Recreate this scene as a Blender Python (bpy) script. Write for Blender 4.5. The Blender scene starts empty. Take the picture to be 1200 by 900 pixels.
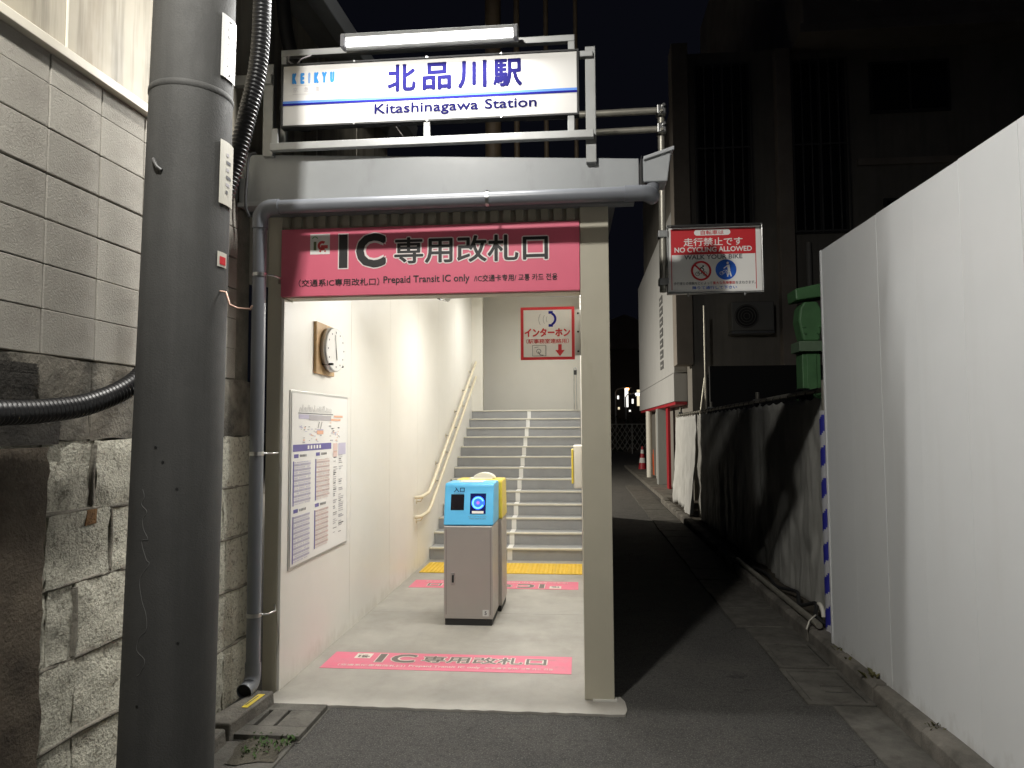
import bpy, bmesh, math, random
from mathutils import Vector, Matrix, noise
random.seed(7)
sc = bpy.context.scene
R = math.radians

# ------------------------------------------------------------------ camera, sky, exposure
CAM_H = 1.6
yaw, pitch, roll = R(5.3), R(3.5), R(0.3)
cam_d = bpy.data.cameras.new('camera'); cam = bpy.data.objects.new('camera', cam_d)
sc.collection.objects.link(cam); sc.camera = cam
cam_d.sensor_width = 36.0; cam_d.lens = 36.0 * 850 / 1200; cam_d.clip_start = 0.05; cam_d.clip_end = 2000
fw = Vector((-math.sin(yaw) * math.cos(pitch), math.cos(yaw) * math.cos(pitch), math.sin(pitch)))
r0 = Vector((math.cos(yaw), math.sin(yaw), 0)); u0 = r0.cross(fw)
rt = r0 * math.cos(roll) - u0 * math.sin(roll); up = u0 * math.cos(roll) + r0 * math.sin(roll)
mw = Matrix((rt, up, -fw)).transposed().to_4x4(); mw.translation = (0, 0, CAM_H)
cam.matrix_world = mw

w = bpy.data.worlds.new('World'); sc.world = w; w.use_nodes = True
wn = w.node_tree.nodes; bg = wn['Background']
bg.inputs['Color'].default_value = (0.55, 0.6, 1.0, 1); bg.inputs['Strength'].default_value = 0.0038   # night sky over a town
sc.view_settings.view_transform = 'Standard'; sc.view_settings.look = 'None'
sc.view_settings.exposure = 0.22; sc.view_settings.gamma = 1.0
sc.cycles.use_denoising = True
sc.cycles.max_bounces = 8; sc.cycles.diffuse_bounces = 5; sc.cycles.glossy_bounces = 3
sc.cycles.sample_clamp_indirect = 6.0
sc.cycles.caustics_reflective = False; sc.cycles.caustics_refractive = False

# light strengths (each lamp's own light is built in that lamp's builder)
P_TUBE, P_FRONT, P_MID, P_TOP, P_STREET, P_POLE = 55.0, 42.0, 38.0, 36.0, 900.0, 240.0

# ------------------------------------------------------------------ materials
MATS = {}
def mat(name, col, rough=0.6, metal=0.0, var=0.0, scale=6.0, bump=0.0, bscale=60.0, rand=0.0, col2=None,
        streak=0.0, coords='Object', spec=0.5, speck=0.0, sscale=260.0, detail=6.0, mixlo=0.35, mixhi=0.7):
    if name in MATS: return MATS[name]
    m = bpy.data.materials.new(name); m.use_nodes = True
    nt = m.node_tree; N = nt.nodes; L = nt.links; b = N['Principled BSDF']
    b.inputs['Roughness'].default_value = rough; b.inputs['Metallic'].default_value = metal
    b.inputs['Specular IOR Level'].default_value = spec
    b.inputs['Base Color'].default_value = (*col, 1)
    tc = N.new('ShaderNodeTexCoord'); src = tc.outputs[coords]
    out = None
    def noise_tex(sc_, det=6.0, vec=src, rg=0.6):
        n = N.new('ShaderNodeTexNoise'); n.inputs['Scale'].default_value = sc_; n.inputs['Detail'].default_value = det
        n.inputs['Roughness'].default_value = rg; L.new(vec, n.inputs['Vector']); return n
    def mix(fac, a, bb):
        x = N.new('ShaderNodeMix'); x.data_type = 'RGBA'
        for s, v in ((x.inputs[0], fac), (x.inputs[6], a), (x.inputs[7], bb)):
            if hasattr(v, 'is_linked'): L.new(v, s)
            else: s.default_value = v
        return x.outputs[2]
    def ramp(v, lo, hi):
        r = N.new('ShaderNodeMapRange'); r.inputs[1].default_value = lo; r.inputs[2].default_value = hi
        L.new(v, r.inputs[0]); return r.outputs[0]
    if var > 0 or col2:
        c2 = col2 or tuple(max(0, c * (1 - var)) for c in col)
        n = noise_tex(scale, detail)
        out = mix(ramp(n.outputs['Fac'], mixlo, mixhi), (*col, 1), (*c2, 1))
    if streak > 0:
        mp = N.new('ShaderNodeMapping'); mp.inputs['Scale'].default_value = (1, 1, 0.06); L.new(src, mp.inputs['Vector'])
        n = noise_tex(9.0, 5.0, mp.outputs[0], 0.65)
        f = N.new('ShaderNodeMath'); f.operation = 'MULTIPLY'; f.inputs[1].default_value = streak
        L.new(ramp(n.outputs['Fac'], 0.47, 0.66), f.inputs[0])
        out = mix(f.outputs[0], out if out else (*col, 1), (*[c * 0.3 for c in col], 1))
    if speck > 0:
        n = noise_tex(sscale, 3.0)
        f = N.new('ShaderNodeMath'); f.operation = 'MULTIPLY'; f.inputs[1].default_value = speck
        L.new(ramp(n.outputs['Fac'], 0.5, 0.75), f.inputs[0])
        out = mix(f.outputs[0], out if out else (*col, 1), (*[min(1, c * 3.0 + .02) for c in col], 1))
    if rand > 0:
        oi = N.new('ShaderNodeObjectInfo')
        r = N.new('ShaderNodeMapRange'); r.inputs[3].default_value = 1 - rand; r.inputs[4].default_value = 1 + rand * 0.6
        L.new(oi.outputs['Random'], r.inputs[0])
        h = N.new('ShaderNodeHueSaturation'); L.new(r.outputs[0], h.inputs['Value'])
        if out: L.new(out, h.inputs['Color'])
        else: h.inputs['Color'].default_value = (*col, 1)
        out = h.outputs[0]
    if out: L.new(out, b.inputs['Base Color'])
    if bump > 0:
        n = noise_tex(bscale, 8.0, src, 0.65)
        bp = N.new('ShaderNodeBump'); bp.inputs['Strength'].default_value = bump; bp.inputs['Distance'].default_value = 0.02
        L.new(n.outputs['Fac'], bp.inputs['Height']); L.new(bp.outputs[0], b.inputs['Normal'])
    if rough > 0.1 and (var > 0 or bump > 0):
        n = noise_tex(14.0, 4.0)
        r = N.new('ShaderNodeMapRange'); r.inputs[3].default_value = rough * 0.8; r.inputs[4].default_value = min(1, rough * 1.2)
        L.new(n.outputs['Fac'], r.inputs[0]); L.new(r.outputs[0], b.inputs['Roughness'])
    MATS[name] = m
    return m
def emis(name, col, strength):
    if name in MATS: return MATS[name]
    m = bpy.data.materials.new(name); m.use_nodes = True
    b = m.node_tree.nodes['Principled BSDF']
    b.inputs['Base Color'].default_value = (*[min(.8, c) for c in col], 1)
    b.inputs['Emission Color'].default_value = (*col, 1); b.inputs['Emission Strength'].default_value = strength
    MATS[name] = m; return m

asphalt = mat('asphalt', (.085, .081, .074), .88, col2=(.052, .05, .047), scale=2.6, bump=1.0, bscale=110, speck=.85, sscale=120, detail=9)
asphalt_new = mat('asphalt_patch', (.050, .048, .046), .87, var=.35, scale=3, bump=.9, bscale=85, speck=.45, sscale=95, detail=9)
conc = mat('concrete', (.26, .245, .215), .85, var=.3, scale=3, bump=.25, bscale=70, speck=.08)
conc_floor = mat('trowelled_floor', (.38, .362, .325), .62, col2=(.28, .265, .235), scale=2.2, bump=.08, bscale=30, speck=.03)
conc_old = mat('old_concrete', (.19, .175, .15), .9, col2=(.07, .065, .055), scale=5, bump=.6, bscale=45, speck=.1)
conc_drain = mat('drain_concrete', (.115, .108, .094), .9, col2=(.06, .056, .048), scale=7, bump=.4, bscale=70, speck=.1)
block_m = mat('block', (.39, .37, .325), .9, col2=(.29, .272, .238), scale=3.5, bump=.35, bscale=110, rand=.13, speck=.03)
stone_m = mat('rubble_stone', (.62, .60, .50), .92, col2=(.24, .225, .175), scale=46, bump=.9, bscale=70, rand=.14, mixlo=.5, mixhi=.72, detail=3)
mortar_m = mat('mortar', (.27, .25, .205), .95, var=.45, scale=8, bump=.6, bscale=60)
band_m = mat('stained_band', (.24, .22, .18), .95, col2=(.06, .055, .045), scale=4.5, bump=.7, bscale=35, mixlo=.38, mixhi=.62)
siding = mat('beige_panel', (.44, .40, .32), .6, var=.12, scale=2, streak=.75)
trim_m = mat('white_trim', (.72, .68, .58), .5, col2=(.5, .38, .22), scale=2.5, mixlo=.6, mixhi=.8)
pole_m = mat('pole_concrete', (.074, .074, .071), .75, spec=.35, var=.22, scale=3, bump=.15, bscale=120, streak=.25, speck=.05)
rubber = mat('black_plastic', (.012, .012, .013), .38)
cable_m = mat('cable', (.02, .02, .021), .6)
post_m = mat('olive_steel', (.44, .41, .325), .45, var=.06, scale=4)
white_panel = mat('white_wall_panel', (.77, .75, .70), .42, var=.05, scale=1.5)
white_back = mat('white_back_wall', (.72, .70, .64), .5, var=.04, scale=2)
grey_paint = mat('grey_paint', (.35, .365, .375), .38, var=.10, scale=3)
grey_frame = mat('galvanised', (.33, .335, .33), .45, var=.15, scale=6, metal=.35)
pvc = mat('grey_pvc', (.17, .18, .20), .35, var=.08, scale=5)
steel = mat('steel', (.5, .5, .49), .3, metal=1.0, var=.1, scale=12)
stainless = mat('brushed_stainless', (.44, .41, .385), .42, metal=.45, var=.05, scale=3)
dark = mat('dark', (.012, .012, .012), .6)
dark_wall = mat('dark_render', (.24, .225, .20), .9, var=.2, scale=1.2, streak=.2)
dark_wall2 = mat('brown_render', (.30, .265, .23), .9, var=.25, scale=1.4)
glass_dark = mat('dark_glass', (.01, .011, .012), .12)
white_print = mat('white_print', (.78, .77, .74), .6, spec=.2)
sign_white = mat('sign_white', (.66, .65, .63), .95, spec=.02)
pink = mat('pink_board', (.74, .145, .225), .42, var=.06, scale=3)
pink_floor = mat('pink_sheet', (.74, .16, .25), .55, col2=(.68, .20, .27), scale=9, speck=.05)
black_ink = mat('black_ink', (.012, .012, .012), .5)
navy = mat('navy_ink', (.012, .011, .075), .95, spec=.02)
navy_blue = mat('navy_stripe', (.02, .02, .22), .95, spec=.02)
sky_blue = mat('sky_blue_ink', (.05, .25, .60), .95, spec=.02)
mid_blue = mat('mid_blue_ink', (.13, .27, .70), .95, spec=.02)
grey_ink = mat('grey_ink', (.12, .12, .13), .5)
soft_ink = mat('soft_grey_ink', (.42, .40, .42), .5)
red_ink = mat('red_ink', (.56, .022, .03), .45)
blue_ink = mat('blue_ink', (.01, .10, .52), .45)
purple_ink = mat('purple_ink', (.13, .11, .33), .5)
lilac_ink = mat('lilac_ink', (.50, .47, .60), .5)
peach_ink = mat('peach_ink', (.68, .52, .48), .5)
orange_ink = mat('orange_ink', (.75, .42, .28), .5)
yellow_m = mat('yellow_tile', (.76, .50, .045), .6, var=.1, scale=8, bump=.3, bscale=120)
yellow_p = mat('yellow_plastic', (.80, .62, .08), .35, var=.04, scale=4)
cyan_p = mat('cyan_plastic', (.10, .47, .80), .35, var=.04, scale=4)
off_white = mat('off_white_plastic', (.74, .71, .63), .35)
rail_m = mat('cream_rail', (.70, .63, .47), .4, var=.05, scale=6)
stair_m = mat('stair_vinyl', (.33, .335, .34), .6, var=.12, scale=6, speck=.04)
nosing_m = mat('stair_nosing', (.66, .63, .54), .55, var=.1, scale=7)
wood = mat('pale_wood', (.50, .32, .15), .55, var=.25, scale=12)
fence_m = mat('white_fence_panel', (.72, .735, .74), .36, var=.05, scale=1.3, bump=.02, bscale=2.5, rand=.03)
tarp_m = mat('grey_tarp', (.46, .455, .42), .55, var=.25, scale=3, bump=.15, bscale=9)
tarp_w = mat('white_tarp', (.62, .62, .60), .6, var=.12, scale=4, bump=.1, bscale=9)
green_m = mat('green_machine_paint', (.11, .26, .11), .45, var=.25, scale=6)
blue_stripe = mat('blue_foam', (.018, .02, .26), .6)
grey_stripe = mat('reflective_foam', (.42, .42, .44), .5)
brown_pipe = mat('rusty_pipe', (.12, .085, .05), .6, var=.4, scale=8)
red_shop = mat('red_shop_paint', (.38, .02, .03), .5)
lit_siding = mat('light_siding', (.50, .50, .49), .55, var=.06, scale=1.5, streak=.12)
leaf_m = mat('weed_leaf', (.05, .10, .022), .7, rand=.3)
leaf_d = mat('hedge_leaf', (.03, .045, .018), .8, rand=.3)
dirt = mat('dirt', (.075, .062, .045), .95, var=.5, scale=10, bump=.8, bscale=40)
moss = mat('moss', (.085, .076, .055), .95, var=.5, scale=14, bump=.8, bscale=60)
orange_p = mat('orange_plastic', (.62, .10, .02), .5)
house_m = mat('far_house_wall', (.12, .11, .10), .9)

def add_cracks(m, scale, width, col, mask_scale):
    nt = m.node_tree; N = nt.nodes; L = nt.links; b = N['Principled BSDF']
    tc = N.new('ShaderNodeTexCoord'); n = N.new('ShaderNodeTexNoise'); n.inputs['Scale'].default_value = 3.0; n.inputs['Detail'].default_value = 6
    L.new(tc.outputs['Object'], n.inputs['Vector'])
    add = N.new('ShaderNodeMix'); add.data_type = 'RGBA'; add.blend_type = 'ADD'; add.inputs[0].default_value = .35
    L.new(tc.outputs['Object'], add.inputs[6]); L.new(n.outputs['Color'], add.inputs[7])
    v = N.new('ShaderNodeTexVoronoi'); v.feature = 'DISTANCE_TO_EDGE'; v.inputs['Scale'].default_value = scale; L.new(add.outputs[2], v.inputs['Vector'])
    r = N.new('ShaderNodeMapRange'); r.inputs[1].default_value = 0; r.inputs[2].default_value = width; r.inputs[3].default_value = 1; r.inputs[4].default_value = 0; L.new(v.outputs['Distance'], r.inputs[0])
    k = N.new('ShaderNodeTexNoise'); k.inputs['Scale'].default_value = mask_scale; L.new(tc.outputs['Object'], k.inputs['Vector'])
    r2 = N.new('ShaderNodeMapRange'); r2.inputs[1].default_value = .5; r2.inputs[2].default_value = .6; L.new(k.outputs['Fac'], r2.inputs[0])
    mu = N.new('ShaderNodeMath'); mu.operation = 'MULTIPLY'; L.new(r.outputs[0], mu.inputs[0]); L.new(r2.outputs[0], mu.inputs[1])
    x = N.new('ShaderNodeMix'); x.data_type = 'RGBA'; x.inputs[7].default_value = (*col, 1)
    L.new(b.inputs['Base Color'].links[0].from_socket, x.inputs[6]); L.new(mu.outputs[0], x.inputs[0]); L.new(x.outputs[2], b.inputs['Base Color'])
def add_patches(m, scale, lo, hi, col, amount, stretch=(1, 1, 1), zmax=None, coords='Object'):
    # stains with a shape of their own; zmax keeps them as splashes near the ground
    nt = m.node_tree; N = nt.nodes; L = nt.links; b = N['Principled BSDF']
    tc = N.new('ShaderNodeTexCoord'); mp = N.new('ShaderNodeMapping'); mp.inputs['Scale'].default_value = stretch; L.new(tc.outputs[coords], mp.inputs[0])
    n = N.new('ShaderNodeTexNoise'); n.inputs['Scale'].default_value = scale; n.inputs['Detail'].default_value = 8; n.inputs['Roughness'].default_value = .65; L.new(mp.outputs[0], n.inputs['Vector'])
    src = n.outputs['Fac']
    if zmax:
        sp_ = N.new('ShaderNodeSeparateXYZ'); L.new(tc.outputs[coords], sp_.inputs[0])
        r = N.new('ShaderNodeMapRange'); r.inputs[1].default_value = zmax[0]; r.inputs[2].default_value = zmax[1]; r.inputs[3].default_value = .25; r.inputs[4].default_value = -.25; L.new(sp_.outputs[2], r.inputs[0])
        a = N.new('ShaderNodeMath'); a.operation = 'ADD'; L.new(src, a.inputs[0]); L.new(r.outputs[0], a.inputs[1]); src = a.outputs[0]
    r2 = N.new('ShaderNodeMapRange'); r2.inputs[1].default_value = lo; r2.inputs[2].default_value = hi; r2.inputs[4].default_value = amount; L.new(src, r2.inputs[0])
    x = N.new('ShaderNodeMix'); x.data_type = 'RGBA'; x.inputs[7].default_value = (*col, 1)
    lk = b.inputs['Base Color'].links
    if lk: L.new(lk[0].from_socket, x.inputs[6])
    else: x.inputs[6].default_value = b.inputs['Base Color'].default_value
    L.new(r2.outputs[0], x.inputs[0]); L.new(x.outputs[2], b.inputs['Base Color'])
add_cracks(asphalt, 1.3, .008, (.012, .011, .010), .9)
add_patches(asphalt, 1.1, .56, .62, (.115, .108, .095), .6)
add_patches(asphalt, 34.0, .50, .62, (.035, .033, .031), .55)
add_patches(asphalt, 7.0, .66, .70, (.17, .16, .14), .7)
add_patches(asphalt_new, 6.0, .66, .70, (.13, .12, .105), .7)
add_cracks(asphalt_new, 1.1, .006, (.012, .011, .010), .9)
add_patches(fence_m, 14.0, .55, .85, (.36, .34, .30), .4, (1, 1, .5), (.08, .30))
add_patches(fence_m, 3.0, .58, .8, (.50, .49, .46), .2, (1, 1, .12))
add_patches(conc_floor, 5.0, .55, .75, (.22, .20, .17), .35, (1, .35, 1))
add_patches(conc_floor, 40.0, .68, .74, (.16, .14, .12), .5)
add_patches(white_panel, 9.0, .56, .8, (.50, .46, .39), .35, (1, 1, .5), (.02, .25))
add_patches(white_panel, 4.0, .62, .8, (.62, .59, .52), .25, (1, 1, .2))
add_patches(pole_m, 5.0, .56, .66, (.05, .05, .048), .6, (1, 1, .35))
add_patches(pole_m, 30.0, .68, .73, (.11, .105, .095), .4)
add_patches(block_m, 2.0, .55, .72, (.20, .18, .15), .6, (1, 1, .4))
add_patches(siding, 2.2, .52, .7, (.17, .125, .07), .6, (1, 1, .10))
add_patches(post_m, 6.0, .6, .8, (.28, .24, .17), .4, (1, 1, .3))
add_patches(grey_paint, 4.0, .58, .75, (.17, .17, .17), .45, (1, 1, .3))
add_patches(pink_floor, 12.0, .56, .7, (.42, .22, .22), .45)
add_patches(conc_drain, 9.0, .55, .65, (.05, .045, .035), .6)
add_patches(tarp_m, 3.0, .52, .75, (.25, .235, .20), .5, (1, 1, .5))

# ------------------------------------------------------------------ builders
COL = sc.collection
def tag(o, label=None, cat=None, group=None, kind=None):
    for k, v in (('label', label), ('category', cat), ('group', group), ('kind', kind)):
        if v: o[k] = v
    return o
def empty(name, loc, label, cat, rz=0.0, group=None):
    o = bpy.data.objects.new(name, None); COL.objects.link(o); o.empty_display_size = .1
    o.location = loc; o.rotation_euler = (0, 0, rz)
    return tag(o, label, cat, group)
class MB:
    def __init__(s): s.v = []; s.f = []; s.sm = []
    def add(s, vs, fs, smooth=False):
        n = len(s.v); s.v += [tuple(v) for v in vs]
        for f in fs: s.f.append(tuple(i + n for i in f)); s.sm.append(smooth)
        return s
    def box(s, x0, x1, y0, y1, z0, z1):
        return s.hexa([(x0, y0, z0), (x1, y0, z0), (x1, y1, z0), (x0, y1, z0), (x0, y0, z1), (x1, y0, z1), (x1, y1, z1), (x0, y1, z1)])
    def hexa(s, v):
        return s.add(v, [(0, 3, 2, 1), (4, 5, 6, 7), (0, 1, 5, 4), (1, 2, 6, 5), (2, 3, 7, 6), (3, 0, 4, 7)])
    def prism(s, pts, axis, a, b):   # polygon pts extruded along an axis between a and b
        def P(p, t):
            return {'x': (t, p[0], p[1]), 'y': (p[0], t, p[1]), 'z': (p[0], p[1], t)}[axis]
        n = len(pts)
        vs = [P(p, a) for p in pts] + [P(p, b) for p in pts]
        fs = [tuple(range(n)), tuple(range(2 * n - 1, n - 1, -1))]
        fs += [(i, n + i, n + (i + 1) % n, (i + 1) % n) for i in range(n)]
        return s.add(vs, fs)
    def tube(s, pts, rad, seg=12, cap=True, smooth=True):
        pts = [Vector(p) for p in pts]; n = len(pts)
        rads = rad if isinstance(rad, (list, tuple)) else [rad] * n
        vs = []; nrm = None
        for i, p in enumerate(pts):
            t = (pts[min(i + 1, n - 1)] - pts[max(i - 1, 0)])
            if t.length < 1e-9: t = Vector((0, 0, 1))
            t.normalize()
            if nrm is None: nrm = t.orthogonal().normalized()
            else:
                nrm = nrm - t * nrm.dot(t)
                nrm = nrm.normalized() if nrm.length > 1e-6 else t.orthogonal().normalized()
            bn = t.cross(nrm)
            for k in range(seg):
                a = 2 * math.pi * k / seg
                vs.append(p + (nrm * math.cos(a) + bn * math.sin(a)) * rads[i])
        fs = [(i * seg + k, i * seg + (k + 1) % seg, (i + 1) * seg + (k + 1) % seg, (i + 1) * seg + k) for i in range(n - 1) for k in range(seg)]
        s.add(vs, fs, smooth)
        if cap:
            s.add(vs[:seg], [tuple(reversed(range(seg)))]); s.add(vs[-seg:], [tuple(range(seg))])
        return s
    def build(s, name, m, parent=None, bevel=0.0, seg=2, label=None, kind=None, local=False):
        me = bpy.data.meshes.new(name)
        off = Vector((0, 0, 0))
        vs = s.v
        if parent is not None and not local:
            q = parent; inv = Matrix.Identity(4)
            chain = []
            while q is not None: chain.append(q); q = q.parent
            M = Matrix.Identity(4)
            for q in reversed(chain): M = M @ (Matrix.Translation(q.location) @ q.rotation_euler.to_matrix().to_4x4())
            inv = M.inverted(); vs = [inv @ Vector(v) for v in vs]
        me.from_pydata([tuple(v) for v in vs], [], s.f); me.materials.append(m)
        me.polygons.foreach_set('use_smooth', s.sm); me.update()
        o = bpy.data.objects.new(name, me); COL.objects.link(o); o.parent = parent
        if bevel > 0:
            bv = o.modifiers.new('bevel', 'BEVEL'); bv.width = bevel; bv.segments = seg; bv.limit_method = 'ANGLE'; bv.angle_limit = R(40)
        return tag(o, label, None, None, kind)
def box(name, m, parent, x0, x1, y0, y1, z0, z1, bevel=0.004, **k):
    return MB().box(x0, x1, y0, y1, z0, z1).build(name, m, parent, bevel, **k)
def instance(o, parent, loc, rot=(0, 0, 0), scale=(1, 1, 1), name=None):
    c = o.copy(); COL.objects.link(c); c.parent = parent; c.location = loc; c.rotation_euler = rot; c.scale = scale
    if name: c.name = name
    return c
def arc_pts(c, a, b, r, a0, a1, n=8):
    c, a, b = Vector(c), Vector(a), Vector(b)
    return [c + a * (r * math.cos(a0 + (a1 - a0) * i / n)) + b * (r * math.sin(a0 + (a1 - a0) * i / n)) for i in range(n + 1)]

def catmull(P, n):
    P = [Vector(p) for p in P]; out = []
    Q = [P[0] * 2 - P[1]] + P + [P[-1] * 2 - P[-2]]
    for i in range(1, len(Q) - 2):
        for k in range(n):
            t = k / n; a, b_, c, d = Q[i - 1], Q[i], Q[i + 1], Q[i + 2]
            out.append(.5 * ((2 * b_) + (c - a) * t + (2 * a - 5 * b_ + 4 * c - d) * t * t + (3 * b_ - a - 3 * c + d) * t ** 3))
    out.append(P[-1]); return out
def resample(pts, step):
    out = [pts[0]]; acc = 0
    for a, b_ in zip(pts, pts[1:]):
        l = (b_ - a).length; d = step - acc
        while d <= l:
            out.append(a.lerp(b_, d / l)); d += step
        acc = (acc + l) % step
    return out
# flat print: a plane frame (origin at bottom left, right and up unit vectors, outward normal)
class Frame:
    def __init__(s, o, r, u, W, H):
        s.o, s.r, s.u = Vector(o), Vector(r).normalized(), Vector(u).normalized(); s.n = s.r.cross(s.u); s.W, s.H = W, H
    def P(s, a, b, d=0.0): return s.o + s.r * a + s.u * b + s.n * d      # metres from bottom left
class Print:
    def __init__(s, fr, d): s.fr, s.d, s.mb = fr, d, MB()
    def poly(s, pts):
        s.mb.add([s.fr.P(a, b, s.d) for a, b in pts], [tuple(range(len(pts)))]); return s
    def rect(s, a0, a1, b0, b1): return s.poly([(a0, b0), (a1, b0), (a1, b1), (a0, b1)])
    def disc(s, a, b, r, n=28): return s.poly([(a + r * math.cos(2 * math.pi * i / n), b + r * math.sin(2 * math.pi * i / n)) for i in range(n)])
    def ring(s, a, b, ro, ri, t0=0, t1=2 * math.pi, n=28):
        for i in range(n):
            p, q = t0 + (t1 - t0) * i / n, t0 + (t1 - t0) * (i + 1) / n
            s.poly([(a + ri * math.cos(p), b + ri * math.sin(p)), (a + ro * math.cos(p), b + ro * math.sin(p)),
                    (a + ro * math.cos(q), b + ro * math.sin(q)), (a + ri * math.cos(q), b + ri * math.sin(q))])
        return s
    def line(s, pts, wd):
        for (a, b), (c, e) in zip(pts, pts[1:]):
            l = math.hypot(c - a, e - b) or 1; nx, ny = -(e - b) / l * wd / 2, (c - a) / l * wd / 2
            s.poly([(a + nx, b + ny), (a - nx, b - ny), (c - nx, e - ny), (c + nx, e + ny)])
        return s
    def text(s, body, a0, a1, b0, b1, bold=0.0, space=1.0):
        c = bpy.data.curves.new('tmp', 'FONT'); c.body = body; c.size = 1; c.space_character = space; c.resolution_u = 3
        o = bpy.data.objects.new('tmp', c); COL.objects.link(o)
        dg = bpy.context.evaluated_depsgraph_get(); me = bpy.data.meshes.new_from_object(o.evaluated_get(dg))
        xs = [v.co.x for v in me.vertices]; ys = [v.co.y for v in me.vertices]
        x0, x1, y0, y1 = min(xs), max(xs), min(ys), max(ys)
        kx, ky = (a1 - a0) / (x1 - x0), (b1 - b0) / (y1 - y0)
        g_ = bold * ky; sh = [(0, 0)] + ([(g_ * math.cos(q * math.pi / 4), g_ * math.sin(q * math.pi / 4)) for q in range(8)] if bold > .004 else [])
        kx, ky = (a1 - a0 - 2 * g_) / (x1 - x0), (b1 - b0 - 2 * g_) / (y1 - y0)
        for q, (dx, dy) in enumerate(sh):
            s.mb.add([s.fr.P(a0 + g_ + dx + (v.co.x - x0) * kx, b0 + g_ + dy + (v.co.y - y0) * ky, s.d + q * 2e-5) for v in me.vertices], [tuple(p.vertices) for p in me.polygons])
        bpy.data.objects.remove(o); bpy.data.curves.remove(c); bpy.data.meshes.remove(me)
        return s
    def build(s, name, m, parent): return s.mb.build(name, m, parent)

# ================================================================== GROUND
FZ = 0.013      # station floor level
g = MB(); g.add([(-300, -300, 0), (300, -300, 0), (300, 300, 0), (-300, 300, 0)], [(0, 1, 2, 3)])
road = g.build('road', asphalt); tag(road, kind='structure')
# worn lighter wearing course in front of the entrance, and a darker trench patch in the alley
def sheet(name, m, pts, z):
    b = MB().add([(x, y, z) for x, y in pts], [tuple(range(len(pts)))])
    return tag(b.build(name, m), kind='structure')
def ragged(pts, step=.12, amp=.012, seed=0):
    rnd = random.Random(seed); out = []
    for (a, b), (c, d) in zip(pts, pts[1:] + pts[:1]):
        n = max(1, int(math.hypot(c - a, d - b) / step))
        for i in range(n):
            t = i / n; out.append((a + (c - a) * t + rnd.uniform(-amp, amp), b + (d - b) * t + rnd.uniform(-amp, amp)))
    return out

# station floor: two concrete slabs with an open joint, each a piece of the pavement
fl = bpy.data.objects.new('pavement', None); COL.objects.link(fl); tag(fl, kind='structure')
pts = [p for p in ragged([(-1.852, 4.17), (.20, 4.16)], .05, .006, 9)[:41]]
b = MB().prism([(-1.852, 6.30)] + [(-1.852, 4.16)] + pts[1:] + [(.235, 4.165), (.25, 4.24), (.245, 4.36), (.22, 4.43), (.02, 4.45), (.02, 6.30)], 'z', -.05, FZ)
b.build('slab', conc_floor, fl)
MB().box(-1.852, .02, 6.306, 8.86, -.05, FZ).build('slab', conc_floor, fl, .003)
MB().box(-1.85, .01, 6.295, 6.312, -.05, FZ - .012).build('joint_filler', dark, fl)

# right-hand kerb stones and gutter
kerb = bpy.data.objects.new('kerb', None); COL.objects.link(kerb); tag(kerb, kind='structure')
y = .3; rnd = random.Random(4)
k0 = MB().prism([(0, 0), (.125, 0), (.125, .125), (.03, .12), (.006, .10)], 'y', 0, .592).build('kerb_stone', conc_old, kerb, .008, local=True)
first = True
for i in range(26):
    yy = .3 + i * .6
    xx = 1.655 + (0.02 if yy < 9 else .05) + rnd.uniform(-.006, .006)
    c = k0 if first else k0.copy()
    if not first: COL.objects.link(c); c.parent = kerb
    c.location = (xx, yy, -.02 + rnd.uniform(-.006, .006)); c.rotation_euler = (rnd.uniform(-.01, .01), rnd.uniform(-.02, .02), rnd.uniform(-.008, .008)); first = False
gut = bpy.data.objects.new('gutter', None); COL.objects.link(gut); tag(gut, kind='structure')
def slab(x0, x1, y0, y1, z, m=conc_drain, nm='gutter_slab', rz=0.0):
    o = MB().box(x0, x1, y0, y1, z - .04, z).build(nm, m, gut, .006); return o
yy = .4
for i, ln in enumerate([.62, .60, .61, .6, .58]):
    slab(1.43 + rnd.uniform(-.02, .01), 1.672, yy, yy + ln - .006, .008 + rnd.uniform(0, .006)); yy += ln
yy = 6.05
for i in range(24):
    slab(1.22 + rnd.uniform(-.01, .01), 1.69, yy, yy + .6 - .012, .010 + rnd.uniform(0, .008)); yy += .6
# drain lids with a frame and lifting slots
def lid(parent, x0, x1, y0, y1, z, slots, m=conc_drain):
    fr = .035
    for a in ((x0, x1, y0, y0 + fr), (x0, x1, y1 - fr, y1), (x0, x0 + fr, y0 + fr, y1 - fr), (x1 - fr, x1, y0 + fr, y1 - fr)):
        MB().box(*a, z - .05, z).build('lid_frame', conc_drain, parent, .004)
    hs = []
    ys = [y0 + fr + .008] + [q for s_ in sorted(slots) for q in s_] + [y1 - fr - .008]
    b = MB()
    xm0, xm1 = x0 + fr + .008, x1 - fr - .008
    xs0 = xm0 + (xm1 - xm0) * .42; xs1 = xm1 - .02
    b.box(xm0, xs0, ys[0], ys[-1], z - .05, z - .006)
    b.box(xs1, xm1, ys[0], ys[-1], z - .05, z - .006)
    for q in range(0, len(ys), 2): b.box(xs0, xs1, ys[q], ys[q + 1], z - .05, z - .006)
    b.build('drain_lid', m, parent, .003)
    MB().box(x0, x1, y0, y1, z - .10, z - .052).build('drain_pit', dark, parent)
lid(gut, 1.30, 1.675, 5.06, 5.62, .014, [(5.5, 5.525)])
lid(gut, 1.29, 1.675, 4.42, 5.03, .012, [(4.62, 4.645), (4.72, 4.745)])
slab(1.30, 1.672, 5.63, 6.04, .006)
slab(1.42, 1.672, 3.44, 4.40, .010)
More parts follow.
